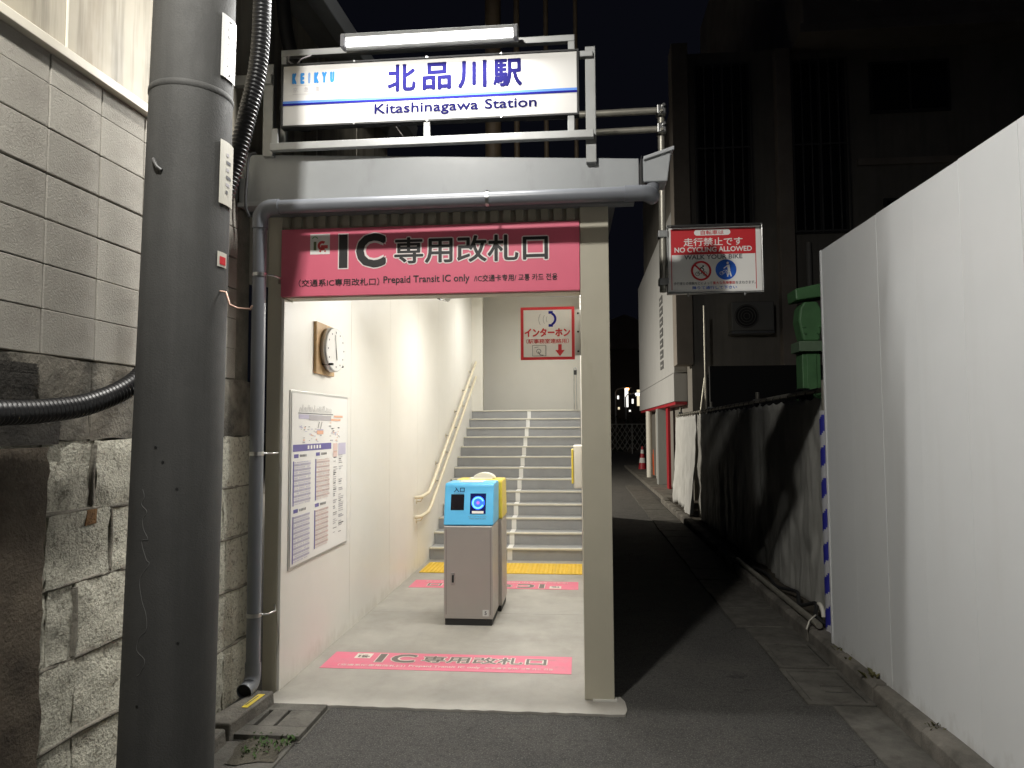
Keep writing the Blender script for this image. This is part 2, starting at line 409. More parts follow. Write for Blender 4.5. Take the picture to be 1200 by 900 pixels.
# dirt verge between kerb and fence
tag(MB().prism([(1.775, -.03), (2.6, -.03), (2.6, .095), (1.775, .085)], 'y', -1, 16).build('verge', dirt), kind='structure')
tag(MB().box(1.80, 7.0, 16.02, 30, -.04, .09).build('porch_floor', conc_old), kind='structure')

# left gutter corner
lg = bpy.data.objects.new('gutter', None); COL.objects.link(lg); tag(lg, kind='structure')
MB().box(-1.845, -1.44, 3.69, 4.15, -.02, .004).build('lid_bed', conc_drain, lg)
def lid2(x0, x1, y0, y1, z):
    b = MB(); sl = [(x0 + .05, x0 + .075), (x0 + .16, x0 + .18)]
    b.box(x0, x1, y0, y0 + .12, z - .03, z); b.box(x0, x1, y1 - .10, y1, z - .03, z)
    xs = [x0] + [q for s_ in sl for q in s_] + [x1]
    for q in range(0, len(xs), 2): b.box(xs[q], xs[q + 1], y0 + .12, y1 - .10, z - .03, z)
    o = b.build('drain_lid', conc_drain, lg, .003); return o
lid2(-1.80, -1.45, 3.70, 4.13, .032)
MB().box(-1.86, -1.46, 3.2, 3.67, -.02, .012).build('gutter_slab', conc_drain, lg, .006)
sheet('dirt_patch', moss, ragged([(-1.70, 3.40), (-1.48, 3.44), (-1.46, 3.71), (-1.72, 3.69)], .05, .02, 12), .017)
kb = bpy.data.objects.new('kerb', None); COL.objects.link(kb); tag(kb, kind='structure')
ks = MB().hexa([(-1.96, 3.66, -.02), (-1.80, 3.66, -.02), (-1.755, 4.12, -.02), (-1.87, 4.12, -.02), (-1.96, 3.66, .10), (-1.80, 3.66, .10), (-1.765, 4.12, .105), (-1.87, 4.12, .105)]).build('kerb_stone', conc_old, kb, .01)
MB().hexa([(-2.02, 3.10, -.02), (-1.79, 3.10, -.02), (-1.80, 3.64, -.02), (-1.97, 3.64, -.02), (-2.02, 3.10, .075), (-1.80, 3.10, .075), (-1.81, 3.64, .085), (-1.97, 3.64, .085)]).build('kerb_stone', conc_old, kb, .012)
MB().add([(-1.835, 3.86, .1055), (-1.80, 3.86, .1055), (-1.785, 4.05, .1082), (-1.825, 4.05, .1082)], [(0, 1, 2, 3)]).build('yellow_sticker', yellow_p, ks)
MB().add([(-1.828, 3.89, .1075), (-1.82, 3.89, .1075), (-1.807, 4.02, .1095), (-1.815, 4.02, .1095)], [(0, 1, 2, 3)]).build('sticker_print', grey_ink, ks)

# ================================================================== LEFT BLOCK WALL
LW_LOC, LW_R = (-2.232, 0, 0), -math.atan(.04)
def lw_root(name, label, cat): return empty(name, LW_LOC, label, cat, LW_R)
bw = lw_root('retaining_wall', 'grey concrete block retaining wall on rough stone courses beside the utility pole', 'wall')
# core behind everything (mortar)
MB().box(-.30, -.03, .2, 4.40, 1.55, 3.14).build('mortar_core', mortar_m, bw, local=True)
MB().box(-.30, -.004, .2, 4.40, -.05, 1.5495).build('mortar_core', mortar_m, bw, local=True)
# block courses, stack bond
blk = MB().box(-.03, .0, .0035, .3005, .003, .1825).build('block', block_m, bw, .004, 2, local=True)
rows = [1.903, 2.083, 2.265, 2.450, 2.638, 2.822, 3.003]
firstb = True
for r_, z in enumerate(rows):
    for c_ in range(14):
        yb = .25 + c_ * .3035
        if yb + .3 > 4.42: continue
        o = blk if firstb else blk.copy()
        if not firstb: COL.objects.link(o); o.parent = bw
        firstb = False
        o.location = (rnd.uniform(-.0025, .002), yb + 0.003, z); o.scale = (1, 1, 1 if r_ < 6 else .72)
# concrete band
b = MB(); n = 40
for i in range(n):
    pass
def rough_slab(y0, y1, z0, z1, x, amp, ny, nz, seed, back=-.04):
    vs = []; fs = []
    for j in range(nz + 1):
        for i in range(ny + 1):
            yy, zz = y0 + (y1 - y0) * i / ny, z0 + (z1 - z0) * j / nz
            edge = min(i, ny - i) == 0 or min(j, nz - j) == 0
            d = noise.noise(Vector((yy * 9, zz * 9, seed * 7.3))) * amp + noise.noise(Vector((yy * 26, zz * 26, seed * 3.1))) * amp * .6
            jy = noise.noise(Vector((yy * 8, zz * 8, seed + 40))) * .012 if edge else 0
            jz = noise.noise(Vector((yy * 8, zz * 8, seed + 80))) * .012 if edge else 0
            vs.append((x + d - (.0025 if edge else 0), yy + jy, zz + jz))
    W = ny + 1
    for j in range(nz):
        for i in range(ny): fs.append((j * W + i, j * W + i + 1, (j + 1) * W + i + 1, (j + 1) * W + i))
    m = MB().add(vs, fs, True)
    rim = [i for i in range(W)] + [j * W + ny for j in range(1, nz + 1)] + [nz * W + i for i in range(ny - 1, -1, -1)] + [j * W for j in range(nz - 1, 0, -1)]
    k = len(rim); vb = [vs[i] for i in rim] + [(back, vs[i][1], vs[i][2]) for i in rim]
    m.add(vb, [(q, k + q, k + (q + 1) % k, (q + 1) % k) for q in range(k)])
    return m
for i, (ya, yb_) in enumerate([(.25, 1.6), (1.61, 2.95), (2.96, 4.38)]):
    rough_slab(ya, yb_, 1.562, 1.897, .014, .005, 30, 9, 3 + i).build('concrete_band', band_m, bw, local=True)
# brown render coat with a broken edge over the near stones; its dark tone includes the pole's shadow
conduit_shade = mat('conduit_shade_band', (.05, .045, .038), .95, col2=(.02, .018, .015), scale=6, bump=.6, bscale=40)  # near-black colour standing in for the conduit's shadow on the band
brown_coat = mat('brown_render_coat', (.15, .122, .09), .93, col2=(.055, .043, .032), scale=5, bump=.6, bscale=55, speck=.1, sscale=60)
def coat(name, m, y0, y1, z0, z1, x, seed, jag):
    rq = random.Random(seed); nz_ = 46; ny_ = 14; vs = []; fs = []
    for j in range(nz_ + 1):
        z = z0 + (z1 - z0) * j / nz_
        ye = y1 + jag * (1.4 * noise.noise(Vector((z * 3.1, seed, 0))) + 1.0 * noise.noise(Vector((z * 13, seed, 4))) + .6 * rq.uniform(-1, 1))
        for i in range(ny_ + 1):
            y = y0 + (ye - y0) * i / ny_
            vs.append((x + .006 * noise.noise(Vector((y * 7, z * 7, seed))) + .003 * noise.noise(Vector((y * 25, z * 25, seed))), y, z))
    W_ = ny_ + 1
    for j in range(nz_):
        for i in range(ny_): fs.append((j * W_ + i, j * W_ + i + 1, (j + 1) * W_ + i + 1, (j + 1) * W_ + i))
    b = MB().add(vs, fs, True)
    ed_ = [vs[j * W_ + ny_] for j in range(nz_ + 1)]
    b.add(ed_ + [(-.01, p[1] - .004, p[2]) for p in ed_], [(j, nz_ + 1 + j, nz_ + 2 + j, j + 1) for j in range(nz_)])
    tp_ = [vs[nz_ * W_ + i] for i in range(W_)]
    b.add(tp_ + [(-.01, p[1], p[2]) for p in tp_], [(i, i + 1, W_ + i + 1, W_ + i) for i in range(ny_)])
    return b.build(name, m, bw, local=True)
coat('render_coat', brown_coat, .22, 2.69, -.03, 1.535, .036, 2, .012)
coat('conduit_shade_coat', conduit_shade, .22, 2.76, 1.545, 1.70, .030, 6, .004)  # conduit shadow painted as two dark coats over the band
coat('conduit_shade_coat', conduit_shade, .22, 2.64, 1.702, 1.86, .026, 8, .02)
# rubble stones with mortar between them
courses = [(1.268, 1.556), (.972, 1.256), (.665, .960), (.345, .652), (-.02, .333)]
sid = 0
for ci, (z0, z1) in enumerate(courses):
    yy = .25 + [0, .13, .05, .21, .1][ci]
    cuts = {0: [2.695, 2.985, 3.33, 3.62, 4.02], 1: [2.72, 3.10, 3.36, 3.7, 4.05], 2: [2.74, 2.89, 3.24, 3.55, 4.1], 3: [2.58, 2.90, 3.26, 3.72, 4.0], 4: [2.50, 2.91, 3.3, 3.6, 4.08]}[ci]
    edges = [.25 + [0, .05, .02, .0, .04][ci], .72, 1.1 + .06 * ci, 1.62 - .05 * ci, 1.98 + .04 * ci, 2.34] + cuts + [4.38]
    for ya, yb_ in zip(edges, edges[1:]):
        sid += 1
        tilt = .0
        rough_slab(ya + .004, yb_ - .004, z0 - .003, z1 + .003, .012 + rnd.uniform(-.006, .008), .014, 12, 10, sid).build('stone', stone_m, bw, local=True)
# ridge pointing (raised mortar beads) along the joints
for ci, (z0, z1) in enumerate(courses[:-1]):
    pts = [(.008 + .006 * noise.noise(Vector((q * .6, ci, 5))), .3 + q * .11, z0 - .006 + .013 * noise.noise(Vector((q * .35, ci * 3.3, 1)))) for q in range(38)]
    MB().tube(pts, [.010 + .006 * noise.noise(Vector((q * .9, ci, 9))) for q in range(38)], 7).build('mortar_bead', mortar_m, bw, local=True)
MB().tube([(.01, 2.985, 1.54), (.011, 2.975, 1.42), (.01, 2.98, 1.28)], .013, 7).build('mortar_bead', mortar_m, bw, local=True)
MB().tube([(.01, 3.10, 1.25), (.011, 3.105, 1.1), (.01, 3.095, .985)], .012, 7).build('mortar_bead', mortar_m, bw, local=True)
MB().tube([(.01, 2.89, .95), (.011, 2.895, .8), (.01, 2.885, .67)], .016, 7).build('mortar_bead', mortar_m, bw, local=True)
rough_slab(2.935, 3.0, 1.20, 1.262, .026, .004, 4, 4, 77).build('rust_patch', mat('rust', (.22, .11, .035), .9, var=.5, scale=40, bump=.6, bscale=60), bw, local=True)
# upper clad wall of the neighbouring shed with its drip trim
up_ = lw_root('clad_wall', 'stained beige panel wall with a white drip rail above the concrete blocks', 'wall')
ed = [.2, .98, 1.88, 2.775, 3.68, 4.55, 5.4, 6.3, 7.2]
for a, c in zip(ed, ed[1:]):
    MB().box(-.09, -.012, a + .003, c - .003, 3.155, 4.62).build('wall_panel', siding, up_, .003, local=True)
    MB().box(-.03, -.008, c - .006, c + .006, 3.205, 4.62).build('joint_strip', trim_m, up_, .002, local=True)
MB().prism([(-.02, 3.137), (.035, 3.137), (.035, 3.178), (-.011, 3.21), (-.02, 3.21)], 'y', .2, 4.5).build('drip_rail', trim_m, up_, .003, local=True)
MB().box(-.12, .18, .2, 7.2, 4.62, 4.72).build('eave', grey_frame, up_, .01, local=True)
MB().prism([(.18, 4.58), (.30, 4.58), (.32, 4.70), (.18, 4.72)], 'y', .2, 7.2).build('eave_gutter', grey_paint, up_, .008, local=True)

# ================================================================== UTILITY POLE
pole = empty('utility_pole', (-1.752, 3.0, 0), 'thick dark grey concrete utility pole with number plates', 'pole')
def pc(z): return (-1.752 + .0165 * (z - .1), 3.0, z)
def pr_(z): return .189 - .0056 * z
MB().tube([pc(z) for z in (-.1, .8, 1.6, 2.4, 3.2, 4.0, 6.0)], [pr_(z) for z in (-.1, .8, 1.6, 2.4, 3.2, 4.0, 6.0)], 48).build('shaft', pole_m, pole)
for z, hgt in ((3.055, .03),):
    MB().tube([pc(z), pc(z + .006), pc(z + hgt - .006), pc(z + hgt)], [pr_(z), pr_(z) + .004, pr_(z) + .004, pr_(z)], 48).build('band', pole_m, pole)
def on_pole(ang, z, d=0.0):
    c = pc(z); r_ = pr_(z) + d; a = R(ang); return Vector((c[0] + r_ * math.sin(a), c[1] - r_ * math.cos(a), z))
def curved_plate(name, m, a0, a1, z0, z1, d, th=.003, n=6):
    vs = []; fs = []
    for i in range(n + 1):
        a = a0 + (a1 - a0) * i / n
        vs += [on_pole(a, z0, d), on_pole(a, z1, d), on_pole(a, z0, d + th), on_pole(a, z1, d + th)]
    for i in range(n):
        k = i * 4; fs += [(k + 2, k + 6, k + 7, k + 3), (k, k + 1, k + 5, k + 4), (k + 1, k + 3, k + 7, k + 5), (k, k + 4, k + 6, k + 2)]
    fs += [(0, 2, 3, 1), (n * 4, n * 4 + 1, n * 4 + 3, n * 4 + 2)]
    return MB().add(vs, fs).build(name, m, pole)
plate_m = mat('plate_white', (.66, .66, .64), .4, var=.08, scale=6)
plate_c = mat('plate_cream', (.62, .60, .52), .45, var=.1, scale=6)
for nm, m, z0, z1, a0, a1 in (('number_plate', plate_m, 3.14, 3.42, 68, 104), ('number_plate', plate_c, 2.58, 2.86, 72, 108)):
    p_ = curved_plate(nm, m, a0, a1, z0, z1, .006)
    for q in range(6):
        zz = z0 + .05 + q * .033
        curved_plate('plate_print', soft_ink if q % 2 else grey_ink, a0 + 12, a0 + 12 + 5 + (q * 7 % 5) * 2, zz, zz + .014, .010, .0006, 3)
for z in (3.16, 3.40):
    MB().tube([on_pole(86, z, .008), on_pole(86, z, .014)], .006, 10).build('plate_bolt', steel, pole)
curved_plate('round_sticker', plate_c, 74, 96, 2.305, 2.37, .002, .001)
curved_plate('sticker_print', red_ink, 78, 92, 2.315, 2.35, .004, .0005)
MB().tube([on_pole(82, 2.20, -.01), on_pole(84, 2.195, .025), on_pole(86, 2.14, .04), on_pole(88, 2.125, .075), on_pole(88, 2.12, .13), on_pole(88, 2.135, .14)], .0045, 8).build('hook_wire', mat('copper_wire', (.40, .26, .20), .4, metal=.6), pole)
MB().tube([on_pole(-22, 2.74, .002), on_pole(-17, 2.725, .01), on_pole(-12, 2.70, .010), on_pole(-6, 2.685, .004)], .007, 8).build('stub_wire', mat('stub', (.10, .10, .10), .4), pole)
for a, z in ((12, 1.47), (2, 1.53), (38, .74), (-8, .5), (30, 1.36)):
    MB().tube([on_pole(a, z, -.004), on_pole(a, z, .0012)], .006, 10).build('bolt_hole', dark, pole)
scr = []
for (a, z) in [(-14, 1.36), (-11, 1.33), (-15, 1.30), (-6, 1.27), (-12, 1.24), (-10, 1.2), (-3, 1.16), (-12, 1.15), (-4, 1.08), (0, 1.06), (-12, 1.0), (-8, .92), (-1, .86), (0, .80), (-9, .77), (-12, .72), (0, .68), (-6, .63), (-10, .62)]:
    scr.append(on_pole(a, z, .0005))
MB().tube([on_pole(math.degrees(math.atan2(p.x - pc(p.z)[0], -(p.y - pc(p.z)[1]))), p.z, .0005) for p in catmull(scr, 6)], .0011, 5).build('chalk_scribble', mat('chalk', (.15, .15, .145), .8), pole)
# corrugated conduit that loops behind the pole
path = catmull([(-2.03, 1.2, 1.62), (-2.03, 1.9, 1.635), (-2.015, 2.30, 1.66), (-2.0, 2.55, 1.675), (-1.985, 2.78, 1.71), (-1.965, 3.02, 1.80), (-1.955, 3.17, 1.93), (-1.945, 3.26, 2.10),
                (-1.88, 3.30, 2.35), (-1.76, 3.33, 2.62), (-1.685, 3.36, 2.88), (-1.63, 3.38, 3.15), (-1.585, 3.40, 3.42), (-1.57, 3.40, 3.75), (-1.57, 3.40, 4.6)], 30)
path = resample(path, .0052)
prof = [.0, .0095, .0095, .0]
MB().tube(path, [.036 + prof[i % 4] for i in range(len(path))], 18, smooth=True).build('corrugated_conduit', rubber)
o = bpy.data.objects['corrugated_conduit']
tag(o, 'black corrugated cable conduit looping behind the concrete utility pole', 'conduit')
cb = MB().tube(catmull([(-1.93, 4.45, 4.6), (-1.90, 4.47, 4.25), (-1.86, 4.5, 4.05), (-1.80, 4.55, 3.9), (-1.82, 4.6, 3.6)], 10), .045, 14).build('cable_bundle', cable_m)
tag(cb, 'thick black cable hanging between the clad wall and the station name sign', 'cable')

# ================================================================== STATION ENTRANCE
st = empty('station_entrance', (-.9, 4.36, 0), 'narrow lit station entrance with olive steel posts and grey fascia', 'building')
L_, R_ = -1.84, .02
box('post', post_m, st, -1.945, -1.857, 4.36, 4.47, 0.0, 2.98, .004)
box('post', post_m, st, .013, .186, 4.36, 4.47, FZ + .002, 2.98, .004)
box('post_base', mat('anchor_plate', (.5, .49, .45), .6), st, .06, .20, 4.345, 4.40, FZ - .004, FZ + .010, .002)
box('jamb', white_panel, st, -1.857, -1.838, 4.365, 4.52, FZ, 2.42, .003)
box('lintel', mat('lintel_paint', (.50, .46, .36), .5), st, -1.857, .013, 4.385, 4.50, 2.425, 2.98, .003)
# corrugated strip over the board
pts = []
nx = 24
for i in range(nx):
    x = -1.857 + i * (1.87 / nx); d = 1.87 / nx
    pts += [(x, 4.362), (x + d * .55, 4.362), (x + d * .62, 4.380), (x + d * .93, 4.380)]
pts += [(.013, 4.3625)]
b = MB(); n = len(pts)
b.add([(x, y_, 2.868) for x, y_ in pts] + [(x, y_, 2.975) for x, y_ in pts], [(i, i + 1, n + i + 1, n + i) for i in range(n - 1)])
b.build('corrugated_panel', mat('olive_sheet', (.30, .28, .22), .5), st)
# fascia: deep at the left, shallower at the right, folded lower lip
MB().hexa([(-2.06, 4.185, 2.962), (.36, 4.185, 2.985), (.36, 4.30, 2.985), (-2.06, 4.30, 2.962), (-2.06, 4.185, 3.287), (.36, 4.185, 3.165), (.36, 4.30, 3.165), (-2.06, 4.30, 3.287)]).build('fascia', grey_paint, st, .005)
MB().hexa([(-2.06, 4.165, 2.955), (.30, 4.165, 2.975), (.30, 4.186, 2.975), (-2.06, 4.186, 2.955), (-2.06, 4.165, 2.98), (.30, 4.165, 2.995), (.30, 4.186, 2.995), (-2.06, 4.186, 2.98)]).build('fascia_lip', grey_paint, st, .002)
MB().box(-2.05, .34, 4.305, 4.38, 2.94, 2.985).build('soffit', mat('soffit', (.20, .21, .22), .6), st)
# end hopper of the gutter
MB().hexa([(.372, 4.17, 3.02), (.52, 4.17, 3.02), (.52, 4.34, 3.02), (.372, 4.34, 3.02), (.372, 4.17, 3.155), (.545, 4.17, 3.205), (.545, 4.34, 3.205), (.372, 4.34, 3.155)]).build('gutter_hopper', grey_paint, st, .006)
MB().hexa([(.362, 4.155, 2.99), (.374, 4.155, 2.99), (.374, 4.345, 2.99), (.362, 4.345, 2.99), (.362, 4.155, 3.12), (.374, 4.155, 3.175), (.374, 4.345, 3.175), (.362, 4.345, 3.12)]).build('hopper_flange', dark, st, .001)
MB().hexa([(.385, 4.155, 3.145), (.56, 4.155, 3.20), (.56, 4.35, 3.20), (.385, 4.35, 3.145), (.385, 4.155, 3.165), (.56, 4.155, 3.222), (.56, 4.35, 3.222), (.385, 4.35, 3.165)]).build('hopper_rim', grey_paint, st, .003)
ctop = lambda y: (3.02 + (y - 4.5) * .0467 if y < 7.5 else 3.16 + (y - 7.5) * .2202)
# inner walls, ceiling, back wall, roof, outer walls
for a, c in ((4.50, 5.72), (5.723, 6.94), (6.943, 8.16), (8.163, 9.38), (9.383, 10.6), (10.603, 11.8), (11.803, 12.40)):
    MB().prism([(a, 0), (c, 0), (c, ctop(c)), (a, ctop(a))], 'x', -1.90, L_).build('wall_panel', white_panel, st, .0015)
MB().prism([(4.475, 0), (13.5, 0), (13.5, ctop(13.5)), (7.5, ctop(7.5)), (4.475, ctop(4.5))], 'x', R_, .13).build('side_wall', white_panel, st)
MB().prism([(4.475, 0), (13.5, 0), (13.5, ctop(13.5)), (7.5, ctop(7.5)), (4.475, ctop(4.5))], 'x', .132, .178).build('outer_cladding', mat('dark_cladding', (.10, .10, .095), .7, var=.2, scale=3), st)
MB().box(-3.4, R_, 13.40, 13.5, 0.0, 4.6).build('back_wall', white_back, st)
MB().box(-1.83, -1.66, 12.41, 12.53, 1.90, 4.28).build('column', mat('column_olive', (.33, .29, .18), .5), st, .004)
MB().box(-3.4, -3.3, 12.41, 13.4, 1.9, 4.5).build('landing_wall', white_back, st)
MB().prism([(4.50, 3.0), (7.5, 3.14), (13.45, 4.45), (13.45, 4.53), (7.5, 3.22), (4.50, 3.08)], 'x', -3.45, .13).build('ceiling', white_back, st)
MB().prism([(4.31, 3.03), (7.5, 3.26), (13.55, 4.60), (13.55, 4.66), (7.5, 3.32), (4.31, 3.09)], 'x', -3.5, .25).build('roof', mat('roof_sheet', (.12, .12, .125), .5), st)
MB().box(-3.4, -1.65, 12.32, 12.40, 1.9, 4.5).build('landing_wall', white_back, st)

# stairs
sr = empty('staircase', (-.91, 8.8, FZ), 'grey staircase with pale nosings and a white centre line', 'stairs')
NS, T_, RS, Y0 = 13, .2935, (1.912 - FZ) / 13, 8.80
for i in range(NS):
    y0 = Y0 + i * T_; z1 = FZ + (i + 1) * RS; y1 = y0 + T_ if i < NS - 1 else 13.40
    zb = z1 - RS - (0.0 if i == 0 else .03)
    s_ = MB().box(L_ + .003, R_ - .003, y0 + .012, y1 + .012 if i < NS - 1 else y1, zb, z1 - .004).build('step', stair_m, sr)
    MB().box(L_ + .004, R_ - .004, y0, y0 + .058, z1 - .022, z1).build('nosing', nosing_m, s_, .004)
    MB().box(-.885, -.825, y0 + .009, y0 + .0125, z1 - RS + .002, z1 - .022).build('centre_mark', white_print, s_)
    MB().box(-.885, -.825, y0 + .01, y0 + T_, z1 - .002, z1 + .0015).build('centre_mark', white_print, s_)
MB().box(-3.35, L_ + .003, 12.5, 13.40, 1.85, 1.908).build('landing', stair_m, sr)

# tactile tiles
tp = empty('tactile_paving', (-.9, 8.25, FZ), 'yellow tactile tile band at the foot of the stairs', 'tactile paving')
t0 = None
dm = MB().box(0, .297, 0, .297, 0, .007)
for i in range(6):
    for j in range(6):
        cx, cy = .034 + i * .046, .034 + j * .046
        dm.add([(cx + .015 * math.cos(q * math.pi / 3), cy + .015 * math.sin(q * math.pi / 3), .007) for q in range(6)] + [(cx + .010 * math.cos(q * math.pi / 3), cy + .010 * math.sin(q * math.pi / 3), .012) for q in range(6)],
               [(q, (q + 1) % 6, 6 + (q + 1) % 6, 6 + q) for q in range(6)] + [tuple(range(6, 12))])
for j in range(2):
    for i in range(6):
        if t0 is None: t0 = dm.build('tile', yellow_m, tp, local=True); o = t0
        else: o = t0.copy(); COL.objects.link(o); o.parent = tp
        o.location = (-.885 + i * .3, -.25 + j * .3, .001)

# pink boards: same print for the header and the two floor sheets
def ic_board(name, fr, label, cat, m, thick, floor=False):
    root = empty(name, tuple(fr.P(fr.W / 2, 0)), label, cat)
    W, H = fr.W, fr.H
    b = MB(); c = [fr.P(0, 0, -thick), fr.P(W, 0, -thick), fr.P(W, H, -thick), fr.P(0, H, -thick), fr.P(0, 0), fr.P(W, 0), fr.P(W, H), fr.P(0, H)]
    b.hexa(c); pn = b.build('panel', m, root, .002 if not floor else 0)
    e = .0012
    white = mat('pale_outline', (.82, .74, .72), .5) if not floor else mat('pale_outline_floor', (.74, .66, .60), .6)
    ink = black_ink if not floor else mat('worn_ink', (.16, .14, .125), .6)
    P = Print(fr, e); P.rect(.10 * W, .168 * W, (1 - .385) * H, (1 - .08) * H); P.build('logo_square', white_print if not floor else white, root)
    # ic mark: green i, red c with little wheels
    P = Print(fr, 2 * e); s_ = .068 * W; x0, y0 = .10 * W, (1 - .385) * H; hh = .305 * H
    P.rect(x0 + .18 * s_, x0 + .32 * s_, y0 + .2 * hh, y0 + .62 * hh); P.build('logo_mark', mat('olive_ink', (.10, .13, .05), .5) if not floor else ink, root)
    P = Print(fr, 2 * e); P.ring(x0 + .25 * s_, y0 + .72 * hh, .16 * s_, .12 * s_, .3, math.pi - .3, 8); P.build('logo_mark', mat('green_ink', (.06, .35, .08), .5) if not floor else ink, root)
    P = Print(fr, 2 * e); P.ring(x0 + .62 * s_, y0 + .42 * hh, .24 * s_, .11 * s_, .9, 2 * math.pi - .9, 16); P.disc(x0 + .52 * s_, y0 + .15 * hh, .05 * s_, 10); P.disc(x0 + .76 * s_, y0 + .15 * hh, .05 * s_, 10)
    P.rect(x0 + .55 * s_, x0 + .9 * s_, y0 + .28 * hh, y0 + .44 * hh); P.build('logo_mark', red_ink if not floor else ink, root)
    big = [('I', .2, .229, .10, .60, .0), ('C', .258, .360, .095, .605, .035), ('専用改札口', .388, .898, .17, .56, .018)]
    for body, u0_, u1_, v0_, v1_, bold in big:
        g_ = .007
        bb = (g_ / ((v1_ - v0_) * H)) * .95
        P = Print(fr, e * 1.5); P.text(body, u0_ * W - g_, u1_ * W + g_, (1 - v1_) * H - g_, (1 - v0_) * H + g_, bold + bb if body != 'I' else .001); P.build('letter_outline', white, root)
        P = Print(fr, e * 2.2); P.text(body, u0_ * W, u1_ * W, (1 - v1_) * H, (1 - v0_) * H, bold); P.build('lettering', ink, root)
    for body, u0_, u1_, v0_, v1_, bold in (('（交通系IC専用改札口）', .062, .338, .755, .865, .012), ('Prepaid Transit IC only', .352, .64, .735, .87, .012), ('/IC交通卡专用/ 교통 카드 전용', .655, .928, .75, .85, .010)):
        mm = ink if not floor else white
        P = Print(fr, e * 2.2); P.text(body, u0_ * W, u1_ * W, (1 - v1_) * H, (1 - v0_) * H, bold); P.build('lettering', mm, root)
    return root
X, Y_, Z = Vector((1, 0, 0)), Vector((0, 1, 0)), Vector((0, 0, 1))
ic_board('gate_sign', Frame((-1.857, 4.352, 2.432), X, Z, 1.868, .425), 'pink board with black outlined lettering over the entrance opening', 'sign', pink, .03)
ic_board('floor_sticker', Frame((-1.745, 4.80, FZ + .002), X, Y_, 1.675, .35), 'pink floor sheet lettered to be read on entering, in front of the ticket readers', 'floor sticker', pink_floor, .0015, True)
ic_board('floor_sticker', Frame((-.03, 7.62, FZ + .002), -X, -Y_, 1.70, .36), 'pink floor sheet lettered upside down beside the yellow tactile tiles', 'floor sticker', pink_floor, .0015, True)

# rain pipe
rp = empty('drainpipe', (-1.89, 4.12, 0), 'grey plastic rain pipe running under the fascia and down the left post', 'drainpipe')
rr = .040
vx, py = -1.892, 4.12
el = arc_pts((vx + .075, py, 2.855), (-1, 0, 0), (0, 0, 1), .075, 0, math.pi / 2, 8)
MB().tube([(vx, py, .24), (vx, py, 1.5)] + [tuple(p) for p in el] + [(-.7, py, 2.933), (.34, py, 2.938)], rr, 20).build('pipe', pvc, rp)
MB().tube([(vx, py, 2.80), (vx, py, 2.85)] + [tuple(p) for p in el[1:-1]] + [(vx + .08, py, 2.93), (vx + .12, py, 2.931)], rr + .006, 20).build('elbow', pvc, rp)
MB().tube([(vx, py, .26), (vx, py, .20)] + [tuple(p) for p in arc_pts((vx, py - .07, .20), (0, 1, 0), (0, 0, -1), .07, 0, math.pi / 2 * .72, 6)[1:]] + [(vx - .005, py - .10, .127)], rr + .005, 20, cap=False).build('outlet', pvc, rp)
MB().tube([(vx - .004, py - .085, .134), (vx - .004, py - .092, .131)], rr, 20).build('outlet_mouth', dark, rp)
MB().tube([(.27, py, 2.938), (.36, py, 2.938)] + [tuple(p) for p in arc_pts((.36, py + .07, 2.938), (0, -1, 0), (1, 0, 0), .07, 0, math.pi / 2, 7)[1:]] + [(.43, py + .12, 2.96)], rr + .006, 20).build('elbow', pvc, rp)
MB().tube([(.42, py + .07, 2.945), (.44, py + .10, 3.02)], rr, 16).build('downspout', pvc, rp)
for z in (2.52, 1.46, .53):
    MB().tube([(vx, py, z - .011), (vx, py, z + .011)], rr + .004, 20).build('clamp', steel, rp)
    MB().tube([(vx + .03, py, z), (vx + .075, py + .02, z), (vx + .085, py + .10, z), (vx + .02, py + .24, z)], .006, 8).build('clamp_arm', steel, rp)
for x in (-.52,):
    MB().tube([(x - .009, py, 2.934), (x + .009, py, 2.934)], rr + .004, 20).build('clamp', steel, rp)
    MB().tube([(x, py - .02, 2.975), (x, py + .03, 2.99), (x, py + .065, 2.99)], .007, 8).build('clamp_arm', steel, rp)

# station name sign with its frame
SY = 4.15
ss = empty('station_sign', (-.88, SY, 3.29), 'white station name sign with navy lettering and blue stripe in a steel frame', 'sign')
fr = Frame((-1.762, SY - .03, 3.425), X, Z, 1.768, .368)
W, H = fr.W, fr.H
MB().box(-1.762, .006, SY - .03, SY + .02, 3.425, 3.793).build('panel', sign_white, ss, .002)
for a in ((-1.774, .018, 3.413, 3.424), (-1.774, .018, 3.794, 3.805)):
    MB().box(a[0], a[1], SY - .036, SY + .022, a[2], a[3]).build('edge_trim', dark, ss, .001)
for a in ((-1.774, -1.763), (.007, .018)):
    MB().box(a[0], a[1], SY - .036, SY + .022, 3.4245, 3.7935).build('edge_trim', dark, ss, .001)
e = .0015
P = Print(fr, e)
ws = [(.032, .0485), (.061, .0755), (.090, .0945), (.109, .1265), (.136, .154), (.165, .181)]
for ch, (u, u2) in zip('KEIKYU', ws): P.text(ch, u * W, u2 * W, (1 - .31) * H, (1 - .125) * H, .05)
P.build('lettering', sky_blue, ss)
P = Print(fr, e)
for ch, u in zip('京急電鉄', (.036, .075, .115, .156)): P.text(ch, u * W, (u + .016) * W, (1 - .448) * H, (1 - .365) * H, .0)
P.rect(.034 * W, .176 * W, (1 - .338) * H, (1 - .333) * H); P.rect(.034 * W, .176 * W, (1 - .485) * H, (1 - .48) * H); P.build('lettering', soft_ink, ss)
for ch, u in zip('北品川駅', (.364, .484, .604, .722)):
    P = Print(fr, e); P.text(ch, u * W, (u + .098) * W, (1 - .52) * H, (1 - .065) * H, .028); P.build('lettering', navy, ss)
P = Print(fr, e); P.rect(0, W, (1 - .632) * H, (1 - .592) * H); P.build('stripe', mid_blue, ss)
